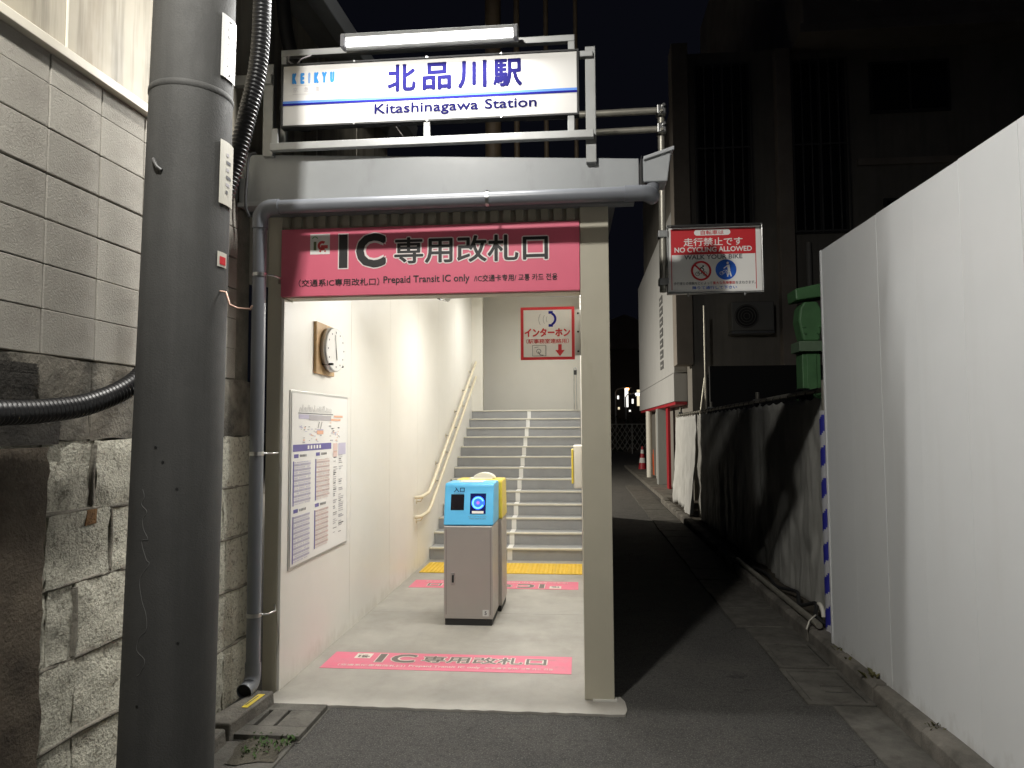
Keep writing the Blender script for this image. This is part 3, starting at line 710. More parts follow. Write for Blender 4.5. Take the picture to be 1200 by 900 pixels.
P = Print(fr, e); P.rect(0, W, (1 - .668) * H, (1 - .6325) * H); P.build('stripe', navy_blue, ss)
P = Print(fr, e); P.text('Kitashinagawa', .3195 * W, .673 * W, (1 - .925) * H, (1 - .705) * H, .022); P.build('lettering', navy, ss)
P = Print(fr, e); P.text('Station', .694 * W, .867 * W, (1 - .872) * H, (1 - .705) * H, .022); P.build('lettering', navy, ss)
for u in (.25, .5, .75):
    for v in (-.02, 1.02):
        p = fr.P(u * W, v * H, .004); MB().tube([p, p + Vector((0, -.006, 0))], .006, 8).build('screw', steel, ss)
# frame members
box('frame_post', grey_frame, ss, -1.90, -1.835, SY, SY + .05, 3.255, 3.83, .004)
box('frame_post', grey_frame, ss, .055, .115, SY + .0, SY + .05, 3.14, 3.835, .004)
box('frame_rail', grey_frame, ss, -1.835, .10, SY - .045, SY - .005, 3.272, 3.318, .004)
box('frame_rail', grey_frame, ss, .020, .10, SY - .02, SY + .02, 3.765, 3.80, .003)
for x in (-1.81, -.88, -.03):
    box('frame_stay', grey_frame, ss, x - .02, x + .02, SY - .03, SY - .006, 3.319, 3.412, .003)
box('frame_stay', grey_frame, ss, -1.80, -1.765, SY + .025, SY + .06, 3.32, 3.92, .003)
box('frame_stay', grey_frame, ss, -.045, -.005, SY + .025, SY + .06, 3.32, 3.925, .003)
box('frame_rail', grey_frame, ss, -1.80, -.005, SY + .022, SY + .062, 3.885, 3.925, .003)
box('wall_bracket', grey_frame, ss, -2.08, -1.84, SY - .02, SY + .03, 3.70, 3.76, .004)
for x, z in ((.085, 3.79), (.085, 3.295)):
    MB().tube([(x, SY - .012, z), (x, SY - .002, z)], .013, 6).build('bolt', steel, ss)
MB().tube(catmull([(-1.75, SY + .03, 3.89), (-1.74, SY, 3.84), (-1.70, SY + .01, 3.82), (-1.66, SY, 3.85), (-1.6, SY, 3.87)], 6), .006, 6).build('wire', soft_ink, ss)
MB().tube(catmull([(-1.93, SY - .02, 3.27), (-1.97, SY - .03, 3.24), (-1.98, SY - .03, 3.10), (-1.985, SY - .03, 2.95), (-1.97, SY - .01, 2.88)], 8), .009, 8).build('wire', cable_m, ss)

# fluorescent lamp over the sign
fl_ = empty('fluorescent_lamp', (-.86, 3.99, 3.86), 'lit twin tube lamp above the station name sign', 'lamp')
TY, TZ = 4.055, 3.885
tube_e = emis('tube_glow', (1.0, .985, .95), 3.6)
for dz in (-.014, .016):
    MB().tube([(-1.35, TY, TZ + dz), (-.36, TY, TZ + dz + .004)], .013, 12).build('tube', tube_e, fl_)
MB().hexa([(-1.38, TY + .03, TZ - .03), (-.33, TY + .03, TZ - .03), (-.33, TY + .05, TZ - .03), (-1.38, TY + .05, TZ - .03), (-1.38, TY - .02, TZ + .045), (-.33, TY - .02, TZ + .045), (-.33, TY + .05, TZ + .05), (-1.38, TY + .05, TZ + .05)]).build('reflector', grey_frame, fl_, .003)
for x in (-1.37, -.345): MB().box(x - .012, x + .012, TY - .02, TY + .03, TZ - .032, TZ + .04).build('end_cap', grey_ink, fl_, .003)
for x in (-1.15, -.55): MB().box(x - .015, x + .015, TY + .05, SY + .03, TZ + .01, TZ + .03).build('arm', grey_frame, fl_, .003)
def area(parent, name, loc, rot, sx, sy, power, col, spread=180):
    d = bpy.data.lights.new(name, 'AREA'); d.shape = 'RECTANGLE'; d.size = sx; d.size_y = sy; d.energy = power; d.color = col; d.spread = R(spread)
    o = bpy.data.objects.new(name, d); COL.objects.link(o); o.parent = parent
    o.location = Vector(loc) - parent.location; o.rotation_euler = rot
    return o
area(fl_, 'tube_light', (-.855, TY - .03, TZ - .035), (R(-42), 0, 0), 1.0, .05, P_TUBE, (1.0, .985, .945))

# inside lamps
def inner_lamp(x0, x1, y, z, power, label, tilt=0):
    r_ = empty('ceiling_lamp', ((x0 + x1) / 2, y, z), label, 'lamp')
    MB().box(x0, x1, y - .05, y + .05, z, z + .045).build('housing', off_white, r_, .005)
    MB().box(x0 + .03, x1 - .03, y - .035, y + .035, z - .012, z - .001).build('diffuser', emis('led_glow', (1, .96, .88), 9.0), r_, .003)
    area(r_, 'led_light', ((x0 + x1) / 2, y, z - .018), (R(-tilt), 0, 0), x1 - x0 - .1, .07, power, (1.0, .985, .94))
    return r_
inner_lamp(-1.02, -.16, 5.75, 2.70, P_FRONT, 'slim lit lamp bar hung low just inside the entrance lintel', 28)
inner_lamp(-1.05, -.15, 7.9, 3.10, P_MID, 'lit lamp bar under the passage ceiling before the stairs')
inner_lamp(-1.05, -.15, 11.0, 3.82, P_TOP, 'lit lamp bar under the sloping ceiling above the stairs')
for i, (x, y_) in enumerate(((-1.02, 5.16), (-.12, 5.05))):
    MB()
cw = empty('security_camera', (-1.03, 5.3, 2.56), 'small black camera with thin wires under the entrance lintel', 'camera')
MB().hexa([(-1.12, 5.22, 2.60), (-1.02, 5.25, 2.55), (-.98, 5.40, 2.56), (-1.08, 5.40, 2.61), (-1.12, 5.22, 2.635), (-1.02, 5.25, 2.60), (-.98, 5.40, 2.61), (-1.08, 5.40, 2.645)]).build('body', dark, cw, .006)
MB().tube([(-1.0, 5.24, 2.575), (-.95, 5.20, 2.555)], [.022, .026], 14).build('lens', steel, cw)
MB().tube([(-.98, 5.3, 2.57), (-.5, 5.3, 2.585), (.02, 5.3, 2.625)], .003, 6).build('wire', soft_ink, cw)
MB().tube([(-.7, 5.3, 2.64), (-.3, 5.3, 2.575), (.02, 5.3, 2.56)], .0025, 6).build('wire', soft_ink, cw)
MB().box(-1.09, -1.05, 5.30, 5.34, 2.63, 3.03).build('hanger', off_white, cw, .003)

# clock on its wooden board
ck = empty('wall_clock', (L_, 5.06, 2.0), 'round white wall clock on a wooden backing board', 'clock')
box('backing_board', wood, ck, L_ + .001, L_ + .022, 4.88, 5.25, 1.99, 2.355, .003)
cc = Vector((L_ + .075, 5.10, 2.175)); cn = Vector((.985, -.12, .0)).normalized(); cr = Vector((0, 0, 1)).cross(cn).normalized(); cu = cn.cross(cr)
rad = .162
MB().tube([cc - cn * .045, cc - cn * .03, cc + cn * .004, cc + cn * .010], [rad * .9, rad, rad, rad * .965], 40).build('case', mat('clock_silver', (.55, .55, .55), .3, metal=.6), ck)
cf = Frame(cc + cn * .0115 - cr * rad - cu * rad, cr, cu, 2 * rad, 2 * rad)
P = Print(cf, 0); P.disc(rad, rad, rad * .93, 40); P.build('dial', white_print, ck)
P = Print(cf, .0015)
for h in range(12):
    a = math.pi / 2 - (h + 1) * math.pi / 6; P.text(str(h + 1), rad + .118 * math.cos(a) - .011, rad + .118 * math.sin(a) + .011, rad + .118 * math.sin(a) - .012, rad + .118 * math.sin(a) + .012, .02) if False else P.disc(rad + .125 * math.cos(a), rad + .125 * math.sin(a), .007, 8)
P.build('hour_mark', grey_ink, ck)
P = Print(cf, .003); P.line([(rad, rad), (rad + .012, rad - .075)], .010); P.build('hour_hand', black_ink, ck)
P = Print(cf, .004); P.line([(rad, rad), (rad - .02, rad + .105)], .007); P.build('minute_hand', black_ink, ck)
for dy in (-.10, .12):
    MB().box(L_ + .02, L_ + .10, 5.10 + dy - .012, 5.10 + dy + .012, 2.055, 2.07).build('clip', dark, ck, .002)

# timetable poster
tt = empty('timetable_poster', (L_, 5.04, .72), 'framed timetable and fare map poster on the passage wall', 'poster')
fr = Frame((L_ + .012, 5.605, .722), -Y_, Z, 1.125, 1.125)
fr = Frame((L_ + .012, 4.475, .722), Y_, Z, 1.125, 1.122)
fr.n = Vector((1, 0, 0)); W, H = fr.W, fr.H
box('frame', mat('alu', (.55, .55, .54), .35, metal=.7), tt, L_ + .0005, L_ + .009, 4.465, 5.61, .712, 1.854, .002)
P = Print(fr, 0); P.rect(.008, W - .008, .008, H - .008); P.build('sheet', white_print, tt)
inks = {k: Print(fr, .0012 + i * .0002) for i, k in enumerate(('purple', 'lilac', 'peach', 'grey', 'orange', 'soft', 'white'))}
rn = random.Random(11)
inks['purple'].rect(.03, .75, .655 * H, .695 * H)
def table(a0, a1, b0, b1, key, rows_):
    inks['purple'].rect(a0, a0 + .018, b0, b1)
    step = (b1 - b0) / rows_
    for q in range(rows_):
        y0 = b0 + q * step; x = a0 + .028
        if q % 2: inks[key].rect(a0 + .02, a1, y0 + .1 * step, y0 + .95 * step)
        while x < a1 - .02:
            wd = rn.uniform(.008, .014)
            if rn.random() < .86: inks['soft' if q % 2 else key].rect(x, x + wd, y0 + .25 * step, y0 + .72 * step)
            x += .02
tb = [(.035, .345, .345 * H, .60 * H, 'lilac', 17), (.43, .72, .345 * H, .60 * H, 'peach', 17), (.035, .335, .02 * H, .285 * H, 'lilac', 18), (.42, .70, .05 * H, .285 * H, 'peach', 16)]
for t_ in tb: table(*t_)
for a, b_ in ((.05, .62), (.44, .62), (.05, .305), (.43, .305)):
    inks['purple'].rect(a, a + .075, b_ * H - .002, b_ * H + .022)
    x = a + .1
    for q in range(5): inks['grey'].rect(x, x + .014, b_ * H + .002, b_ * H + .018); x += .024
for q in range(5): inks['white'].rect(.28 + q * .055, .31 + q * .055, .665 * H, .686 * H)
# route map: row of stations, line, coloured fare blocks
for q in range(26):
    x = .13 + q * .024; hh = rn.uniform(.02, .055)
    inks['grey'].poly([(x, .885 * H), (x + .004, .885 * H), (x + .013, .885 * H + hh), (x + .009, .885 * H + hh)])
inks['grey'].rect(.11, .78, .876 * H, .881 * H); inks['lilac'].rect(.12, .56, .845 * H, .872 * H); inks['soft'].rect(.30, .74, .838 * H, .87 * H); inks['orange'].rect(.62, .95, .838 * H, .852 * H); inks['orange'].rect(.80, 1.0, .862 * H, .874 * H)
for q in range(60):
    x, y_ = rn.choice([(.14, .78), (.22, .78), (.36, .77), (.32, .74), (.68, .80), (.74, .76), (.80, .75), (.88, .77), (.70, .715), (.85, .712), (.15, .712), (.28, .712), (.40, .71), (.52, .712)])
    x += rn.uniform(-.02, .07); y_ += rn.uniform(-.012, .03)
    inks[rn.choice(['grey', 'soft', 'soft', 'orange', 'lilac'])].rect(x, x + rn.uniform(.01, .045), y_ * H, y_ * H + rn.uniform(.003, .009))
inks['grey'].line([(.47, .79 * H), (.50, .83 * H)], .008); inks['grey'].line([(.52, .785 * H), (.55, .83 * H)], .008); inks['orange'].rect(.45, .58, .752 * H, .775 * H); inks['lilac'].rect(.45, .58, .776 * H, .784 * H)
for col_x in (.80, .92):
    y_ = .635
    while y_ > .07:
        L2 = rn.uniform(.05, .12) if col_x < .9 else rn.uniform(.06, .15)
        if rn.random() < .8: inks[rn.choice(['grey', 'soft', 'soft'])].rect(col_x, col_x + L2 * .8, y_ * H, y_ * H + rn.uniform(.004, .009))
        y_ -= rn.choice([.012, .014, .014, .03])
inks['peach'].rect(.79, .885, .60 * H, .69 * H); inks['lilac'].rect(.91, 1.08, .61 * H, .69 * H); inks['orange'].rect(.80, .87, .63 * H, .64 * H)
for k, m in (('purple', purple_ink), ('lilac', lilac_ink), ('peach', peach_ink), ('grey', grey_ink), ('orange', orange_ink), ('soft', soft_ink), ('white', white_print)):
    tag(inks[k].build('print', m, tt), kind='stuff')

# ticket readers
def reader(name, y0, y1, ydir, head_m, label, xl=-1.112, xr=-.712):
    r_ = empty(name, ((xl + xr) / 2, (y0 + y1) / 2, FZ), label, 'ticket reader')
    F = lambda t: y0 + t if ydir < 0 else y1 - t       # t metres behind the machine's own front
    def bx(nm, m, x0, x1, t0, t1, z0, z1, bv=.004):
        a, b_ = sorted((F(t0), F(t1))); return box(nm, m, r_, x0, x1, a, b_, z0, z1, bv)
    D = y1 - y0
    bx('plinth', dark, xl + .008, xr - .008, .008, D - .008, FZ, FZ + .052)
    bx('cabinet', stainless, xl, xr, 0, D, FZ + .053, .808, .006)
    prof_ = [(0, .812), (D, .812), (D, 1.135), (D - .02, 1.15), (.10, 1.15), (.078, 1.135)]
    MB().prism([(F(t), z) for t, z in prof_], 'x', xl - .004, xr + .004).build('head', head_m, r_, .012, 3)
    for z_ in (.20, .62): bx('side_screw', steel, xr - .001, xr + .0025, D * .5 - .006, D * .5 + .006, z_, z_ + .012, .002)
    bx('door_seam', dark, xl + .018, xl + .0205, -.0006, .001, .10, .78, 0); bx('door_seam', dark, xr - .0205, xr - .018, -.0006, .001, .10, .78, 0)
    bx('top_tray', off_white, xl + .10, xr - .10, .16, D - .08, 1.145, 1.158, .005)
    sl = Vector((0, (F(.078) - F(0)), .323)); ht = sl.length; u_ = sl.normalized()
    rx = X if ydir < 0 else -X
    o_ = Vector((xl - .004 if ydir < 0 else xr + .004, F(0), .812))
    fr_ = Frame(o_, rx, u_, xr - xl + .008, ht)
    return r_, fr_, bx
g1, f1, bx1 = reader('ticket_reader', 5.90, 6.33, -1, cyan_p, 'steel card reader post with a sky blue head on the passage floor')
P = Print(f1, .002); P.rect(.055, .165, .125, .255); P.build('display', mat('screen_black', (.012, .01, .012), .15), g1)
P = Print(f1, .002); P.rect(.215, .345, .095, .262); P.build('reader_window', mat('reader_black', (.01, .015, .10), .12), g1)
P = Print(f1, .003); P.disc(.28, .185, .055, 32); P.build('reader_glow', emis('reader_blue', (.01, .09, .95), 1.3), g1)
P = Print(f1, .004); P.ring(.28, .185, .050, .036, 0.3, 5.9, 28); P.build('reader_ring', emis('reader_ring', (.12, .45, 1.0), 1.1), g1)
P = Print(f1, .004); P.disc(.28, .185, .014, 16); P.build('reader_core', emis('reader_core', (.35, .12, .65), .6), g1)
P = Print(f1, .004); P.rect(.232, .328, .098, .118); P.build('label_strip', white_print, g1)
P = Print(f1, .002); P.text('入口', .075, .165, .272, .312, .02); P.build('lettering', navy, g1)
P = Print(f1, .002); P.text('ENTRANCE', .078, .158, .258, .268, .0); P.text('ICカードをタッチしてください', .205, .355, .068, .078, .0); P.text('Please touch IC card', .215, .345, .052, .062, .0); tag(P.build('lettering', grey_ink, g1), kind='stuff')
bx1('key_slot', steel, -1.052, -1.022, -.004, .002, .335, .435, .002)
bx1('key_hole', dark, -1.045, -1.029, -.0055, -.004, .355, .415, .001)
bx1('number_sticker', plate_m, -.795, -.745, -.0015, .001, .09, .14, .0)
P = Print(Frame((-.795, 5.898, .09), X, Z, .05, .05), .0012); P.text('5', .016, .034, .010, .040, .03); P.build('lettering', grey_ink, g1)
g2, f2, bx2 = reader('ticket_reader', 6.36, 6.77, 1, yellow_p, 'steel card reader post with a yellow head behind the blue one', -1.09, -.685)
P = Print(f2, .002); P.rect(.055, .165, .125, .255); P.rect(.215, .345, .095, .262); P.build('display', glass_dark, g2)
MB().prism([(-.86 + .10 * math.cos(a * math.pi / 12), 1.15 + .055 * math.sin(a * math.pi / 12)) for a in range(13)], 'y', 6.50, 6.60).build('top_dome', off_white, g2, .006)

# handrail
hr = empty('handrail', (L_ + .07, 8.0, .6), 'cream double handrail climbing beside the stairs on the left wall', 'handrail')
hx = L_ + .075
for nm, z0, z1 in (('rail', .845, 2.80), ('rail', .630, 2.545)):
    pts = [(L_ + .012, 7.95, z0 - .005), (hx, 7.97, z0), (hx, 8.06, z0), (hx, 8.40, z0 + .01), (hx, 8.56, z0 + .06)] + [(hx, 8.56 + (12.45 - 8.56) * t, z0 + .06 + (z1 - z0 - .06) * t) for t in (.25, .5, .75, 1)]
    MB().tube(pts, .019, 14).build(nm, rail_m, hr)
    for t in (0.02, .18, .36, .54, .72, .9):
        y_ = 8.5 + (12.4 - 8.5) * t if t > .05 else 8.1
        zz = z0 + .03 + (z1 - z0 - .03) * t if t > .05 else z0
        MB().tube([(L_ + .001, y_, zz - .06), (L_ + .05, y_, zz - .06), (hx, y_, zz - .015)], .008, 8).build('bracket', steel if t > .05 else rail_m, hr)
        MB().tube([(L_ + .0005, y_, zz - .06), (L_ + .006, y_, zz - .06)], .028, 12).build('bracket_plate', rail_m, hr)
hr2 = empty('handrail', (-.06, 12.2, 1.93), 'thin steel rail end with a looped top at the stair head', 'handrail')
MB().tube([(-.085, 12.3, 1.915), (-.085, 12.3, 2.60)] + [tuple(p) for p in arc_pts((-.065, 12.3, 2.60), (-1, 0, 0), (0, 0, 1), .02, 0, math.pi, 8)[1:]] + [(-.045, 12.3, 1.915)], .011, 10).build('rail', steel, hr2)
MB().box(-.09, -.04, 12.28, 12.32, 2.50, 2.58).build('bracket', dark, hr2, .004)

# intercom sign on a bracket
it = empty('intercom_sign', (-.03, 5.5, 2.12), 'square white sign with red border and telephone symbol', 'sign')
fr = Frame((-.441, 5.49, 2.118), X, Z, .411, .405); W, H = .411, .405
box('panel', white_print, it, -.441, -.030, 5.491, 5.503, 2.118, 2.523, .001)
P = Print(fr, .001); t_ = .022
for a in ((0, W, 0, t_), (0, W, H - t_, H), (0, t_, t_, H - t_), (W - t_, W, t_, H - t_)): P.rect(*a)
P.build('border', red_ink, it)
sx, sy = W / 403, H / 395
q = lambda x, y_: ((x - 130) * sx, H - (y_ - 132) * sy)
P = Print(fr, .0012); a0, b1 = q(160, 290); a1, b0 = q(500, 355); P.text('インターホン', a0, a1, b0, b1, .035)
a0, b1 = q(172, 370); a1, b0 = q(490, 405); P.text('（駅事務室連絡用）', a0, a1, b0, b1, .01)
P.poly([q(*v) for v in ((410, 412), (410, 455), (388, 455), (423, 500), (458, 455), (436, 455), (436, 412))][::-1]); P.build('lettering', red_ink, it)
P = Print(fr, .0012); ca, cb_ = q(345, 222); rr_ = 54 * sx
P.ring(ca, cb_, rr_, rr_ * .68, -1.15, 1.15, 16); P.rect(ca - .1 * rr_, ca + .5 * rr_, cb_ + .72 * rr_, cb_ + 1.1 * rr_); P.rect(ca - .1 * rr_, ca + .5 * rr_, cb_ - 1.1 * rr_, cb_ - .72 * rr_); P.build('handset_symbol', navy_blue, it)
P = Print(fr, .0012)
for x, r_ in ((330, 60), (345, 45), (352, 32)):
    a, b_ = q(x + 10, 225); P.ring(a, b_, r_ * 1.25 * sx, r_ * 1.25 * sx - .0022, math.pi - .6, math.pi + .6, 10)
a0, b1 = q(218, 418); a1, b0 = q(318, 497)
P.line([(a0, b0), (a1, b0), (a1, b1), (a0, b1), (a0, b0)], .003); ca, cb_ = q(265, 462); P.ring(ca, cb_, .018, .014); P.line([q(262, 465), q(275, 490), q(300, 492)], .006); P.line([q(232, 436), q(262, 430)], .003); P.build('symbol', grey_ink, it)
box('bracket', steel, it, -.028, .019, 5.494, 5.500, 2.15, 2.50, .001)
for z in (2.18, 2.33, 2.47): MB().tube([(-.004, 5.488, z), (-.004, 5.4935, z)], .008, 8).build('bolt', dark, it)
ib = empty('call_box', (-.02, 6.2, 1.1), 'small cream call box with a yellow front on the right passage wall', 'call box')
box('case', off_white, ib, -.055, .0195, 6.18, 6.40, 1.09, 1.455, .012)
MB().prism([(-.073, 1.13), (-.056, 1.13), (-.056, 1.42), (-.073, 1.42)], 'y', 6.175, 6.38).build('front_plate', yellow_p, ib, .006)

# ================================================================== SCAFFOLD PIPES AND NO-CYCLING SIGN
sp = empty('scaffold_pipe_bracket', (.585, 5.0, 2.55), 'scaffold pipe bracket holding the no cycling sign', 'scaffold bracket')
galv = mat('scaffold_galv', (.42, .40, .34), .4, metal=.5, var=.3, scale=9)
MB().tube([(.583, 5.02, 2.53), (.59, 5.02, 3.84)], .024, 16).build('upright_pipe', galv, sp)
MB().tube([(-.35, 4.99, 3.79), (.62, 4.99, 3.80)], .024, 16).build('cross_pipe', galv, sp)
MB().tube([(-.35, 4.99, 3.655), (.62, 4.99, 3.668)], .022, 16).build('cross_pipe', galv, sp)
for z in (3.80, 3.668):
    MB().box(.556, .62, 4.96, 5.05, z - .035, z + .035).build('clamp', steel, sp, .008)
    MB().tube([(.60, 4.94, z + .02), (.60, 4.965, z + .02)], .012, 6).build('clamp_bolt', steel, sp)
    MB().tube([(.585, 4.94, z - .02), (.585, 4.965, z - .02)], .010, 6).build('clamp_bolt', galv, sp)
for z in (2.60, 2.93):
    MB().box(.552, .622, 4.985, 5.05, z - .025, z + .025).build('clamp', grey_frame, sp, .006)
nc = empty('no_cycling_sign', (.93, 5.0, 2.52), 'red and white no cycling sign hung over the dark alley', 'sign')
x0, x1, z0, z1 = .617, 1.243, 2.522, 2.975
box('panel', white_print, nc, x0, x1, 5.0, 5.02, z0, z1, .001)
for a in ((x0 - .008, x1 + .008, z0 - .012, z0), (x0 - .008, x1 + .008, z1, z1 + .012)): box('frame_bar', steel, nc, a[0], a[1], 4.985, 5.03, a[2], a[3], .003)
for a in ((x0 - .008, x0), (x1, x1 + .008)): box('frame_bar', steel, nc, a[0], a[1], 4.985, 5.03, z0, z1, .003)
fr = Frame((x0, 5.0, z0), X, Z, x1 - x0, z1 - z0); W, H = fr.W, fr.H
q = lambda x, y_: ((x - 335) / 393 * W, H - (y_ - 112) / 280 * H)
def T(P, s_, xa, xb, ya, yb, bold):
    a0, b1 = q(xa, ya); a1, b0 = q(xb, yb); P.text(s_, a0, a1, b0, b1, bold)
P = Print(fr, .0012); a0, b1 = q(348, 122); a1, b0 = q(705, 232); P.rect(a0, a1, b0, b1)
a, b_ = q(348, 232); c, d = q(351, 382); P.rect(a, c, d, b_); a, b_ = q(702, 232); c, d = q(705, 382); P.rect(a, c, d, b_); P.build('red_field', red_ink, nc)
P = Print(fr, .0022); a0, b1 = q(447, 126); a1, b0 = q(600, 151); r_ = (b1 - b0) / 2
P.poly([(a1 - r_ + r_ * math.cos(t), b0 + r_ + r_ * math.sin(t)) for t in [-math.pi / 2 + math.pi * k / 10 for k in range(11)]] + [(a0 + r_ + r_ * math.cos(t), b0 + r_ + r_ * math.sin(t)) for t in [math.pi / 2 + math.pi * k / 10 for k in range(11)]])
T(P, '走行禁止です', 402, 650, 161, 196, .014); T(P, 'NO CYCLING ALLOWED', 363, 688, 200, 222, .022); P.build('lettering', white_print, nc)
P = Print(fr, .0032); T(P, '自転車は', 475, 572, 129, 148, .01); P.build('lettering', red_ink, nc)
P = Print(fr, .0012); T(P, 'WALK YOUR BIKE', 404, 648, 233, 253, .02); T(P, '歩行者との接触などによって', 358, 520, 348, 361, .01); T(P, 'をまねきます。', 618, 700, 348, 361, .01); P.build('lettering', grey_ink, nc)
P = Print(fr, .0012); T(P, '重大な危険事故', 522, 616, 348, 361, .015); P.build('lettering', red_ink, nc)
P = Print(fr, .0012); T(P, '降りて通行して下さい', 436, 622, 367, 381, .02); P.build('lettering', blue_ink, nc)
def bike(P, ca, cb_, k, rider):
    for dx in (-.5, .5): P.ring(ca + dx * k, cb_ - .35 * k, .30 * k, .24 * k)
    P.line([(ca - .5 * k, cb_ - .35 * k), (ca - .1 * k, cb_ - .35 * k), (ca + .35 * k, cb_ + .12 * k), (ca - .2 * k, cb_ + .12 * k), (ca - .5 * k, cb_ - .35 * k)], .06 * k)
    P.line([(ca + .5 * k, cb_ - .35 * k), (ca + .33 * k, cb_ + .22 * k)], .06 * k)
    if rider:
        P.disc(ca + .28 * k, cb_ + .72 * k, .13 * k, 14); P.line([(ca - .22 * k, cb_ + .2 * k), (ca + .08 * k, cb_ + .58 * k), (ca + .38 * k, cb_ + .22 * k)], .15 * k); P.line([(ca - .2 * k, cb_ + .2 * k), (ca + .12 * k, cb_ + .02 * k), (ca - .02 * k, cb_ - .35 * k)], .12 * k)
ca, cb_ = q(474, 302); k = 43 / 393 * W
P = Print(fr, .0016); bike(P, ca, cb_ - .05 * k, k * .72, True); P.build('cyclist_symbol', black_ink, nc)
P = Print(fr, .0024); P.ring(ca, cb_, k, k * .8); P.line([(ca - .6 * k, cb_ + .6 * k), (ca + .6 * k, cb_ - .6 * k)], .17 * k); P.build('ban_ring', red_ink, nc)
ca, cb_ = q(578, 299)
P = Print(fr, .0016); P.disc(ca, cb_, k * 1.02, 36); P.build('blue_disc', blue_ink, nc)
P = Print(fr, .0026); bike(P, ca - .12 * k, cb_ - .15 * k, k * .62, False); P.disc(ca + .18 * k, cb_ + .66 * k, .12 * k, 14)
P.line([(ca + .22 * k, cb_ + .48 * k), (ca + .30 * k, cb_ - .05 * k)], .24 * k); P.line([(ca + .16 * k, cb_ + .40 * k), (ca - .22 * k, cb_ + .12 * k)], .10 * k); P.line([(ca + .26 * k, cb_ - .05 * k), (ca + .14 * k, cb_ - .72 * k)], .13 * k); P.line([(ca + .32 * k, cb_ - .05 * k), (ca + .5 * k, cb_ - .70 * k)], .13 * k); P.build('walker_symbol', white_print, nc)
MB().tube([(x0 + .02, 4.975, z1 - .004), (x1 - .01, 4.975, z1 - .004)], .009, 8).build('top_rail', dark, nc)
for x in (x0 + .13, x1 - .12): MB().box(x - .006, x + .006, 4.982, 4.995, z0 - .03, z0 - .012).build('lug', steel, nc, .001)

# ================================================================== CONSTRUCTION FENCE (right)
FX0, FR = 1.925, math.atan(.036)
cf_ = empty('construction_fence', (FX0, 0, 0), 'tall smooth white construction fence panels beside the kerb', 'fence', FR)
yb = 5.31; i = 0
pw = .44
pn0 = MB().prism([(0, 0), (.0, pw - .006), (.006, pw - .0015), (.03, pw - .0015), (.03, -.001), (.008, 0)], 'z', .075, 2.86)
pn0 = MB().box(0, .035, .0006, pw - .0006, .075, 2.86).build('fence_panel', fence_m, cf_, .0018, 2, local=True)
for i in range(14):
    o = pn0 if i == 0 else pn0.copy()
    if i: COL.objects.link(o); o.parent = cf_
    o.location = (rnd.uniform(-.0008, .0008), yb - pw * (i + 1), rnd.uniform(-.003, .003)); o.rotation_euler = (0, 0, rnd.uniform(-.0008, .0008))
MB().box(-.005, .045, 5.311, 5.335, .075, 2.862).build('end_post', fence_m, cf_, .003, local=True)
for z in (.5, 1.5, 2.6): MB().box(.04, .085, -.85, 5.30, z, z + .05).build('rear_rail', galv, cf_, .004, local=True)

# striped safety sleeve and pipe at the fence end
spo = empty('striped_post', (1.83, 5.62, .08), 'blue and white striped safety post at the fence end', 'post')
zz = .06; sg = 24; pts_b = MB(); pts_w = MB()
nz = 110; zt = 1.72; rad_ = .043
for j in range(nz):
    za, zb_ = zz + (zt - zz) * j / nz, zz + (zt - zz) * (j + 1) / nz
    for k in range(sg):
        a, c = 2 * math.pi * k / sg, 2 * math.pi * (k + 1) / sg
        ph = za / .235 - a / (2 * math.pi)
        (pts_b if ph % 1 < .56 else pts_w).add([(1.83 + rad_ * math.cos(a), 5.62 + rad_ * math.sin(a), za), (1.83 + rad_ * math.cos(c), 5.62 + rad_ * math.sin(c), za), (1.83 + rad_ * math.cos(c), 5.62 + rad_ * math.sin(c), zb_), (1.83 + rad_ * math.cos(a), 5.62 + rad_ * math.sin(a), zb_)], [(0, 1, 2, 3)], True)
pts_b.build('blue_stripe', blue_stripe, spo); pts_w.build('white_stripe', grey_stripe, spo)
MB().tube([(1.83, 5.62, .02), (1.83, 5.62, 1.95)], .024, 14).build('pipe', galv, spo)

# green machine mast behind
gm = empty('machine_mast', (2.20, 7.1, .1), 'green steel machine mast standing behind the grey tarp', 'machine')
gx, gy = 2.20, 7.10
MB().box(gx - .085, gx + .085, gy, gy + .20, .1, 2.31).build('column', green_m, gm, .008)
MB().box(gx - .045, gx + .045, gy - .012, gy, 1.5, 2.29).build('column_rib', green_m, gm, .004)
MB().box(gx - .125, gx + .20, gy - .06, gy + .22, 2.312, 2.41).build('flange', mat('pale_green', (.18, .27, .17), .5, var=.2, scale=8), gm, .006)
prof_ = [(-.075, 2.362), (.075, 2.362), (.09, 2.45), (.11, 2.56), (.095, 2.68), (.06, 2.74), (-.06, 2.74), (-.10, 2.68), (-.115, 2.56), (-.095, 2.45)]
MB().prism([(gx + a, z + .05) for a, z in prof_], 'y', gy - .03, gy + .18).build('sheave_housing', green_m, gm, .02, 3)
MB().hexa([(gx - .14, gy - .06, 2.80), (gx + .25, gy - .06, 2.85), (gx + .25, gy + .22, 2.85), (gx - .14, gy + .22, 2.80), (gx - .15, gy - .06, 2.91), (gx + .25, gy - .06, 2.99), (gx + .25, gy + .22, 2.99), (gx - .15, gy + .22, 2.91)]).build('cap_beam', green_m, gm, .012)
for a, z in ((-.06, 2.49), (.06, 2.49), (-.07, 2.55), (.08, 2.55)): MB().tube([(gx + a, gy - .03, z), (gx + a, gy - .045, z)], .013, 6).build('bolt', green_m, gm)
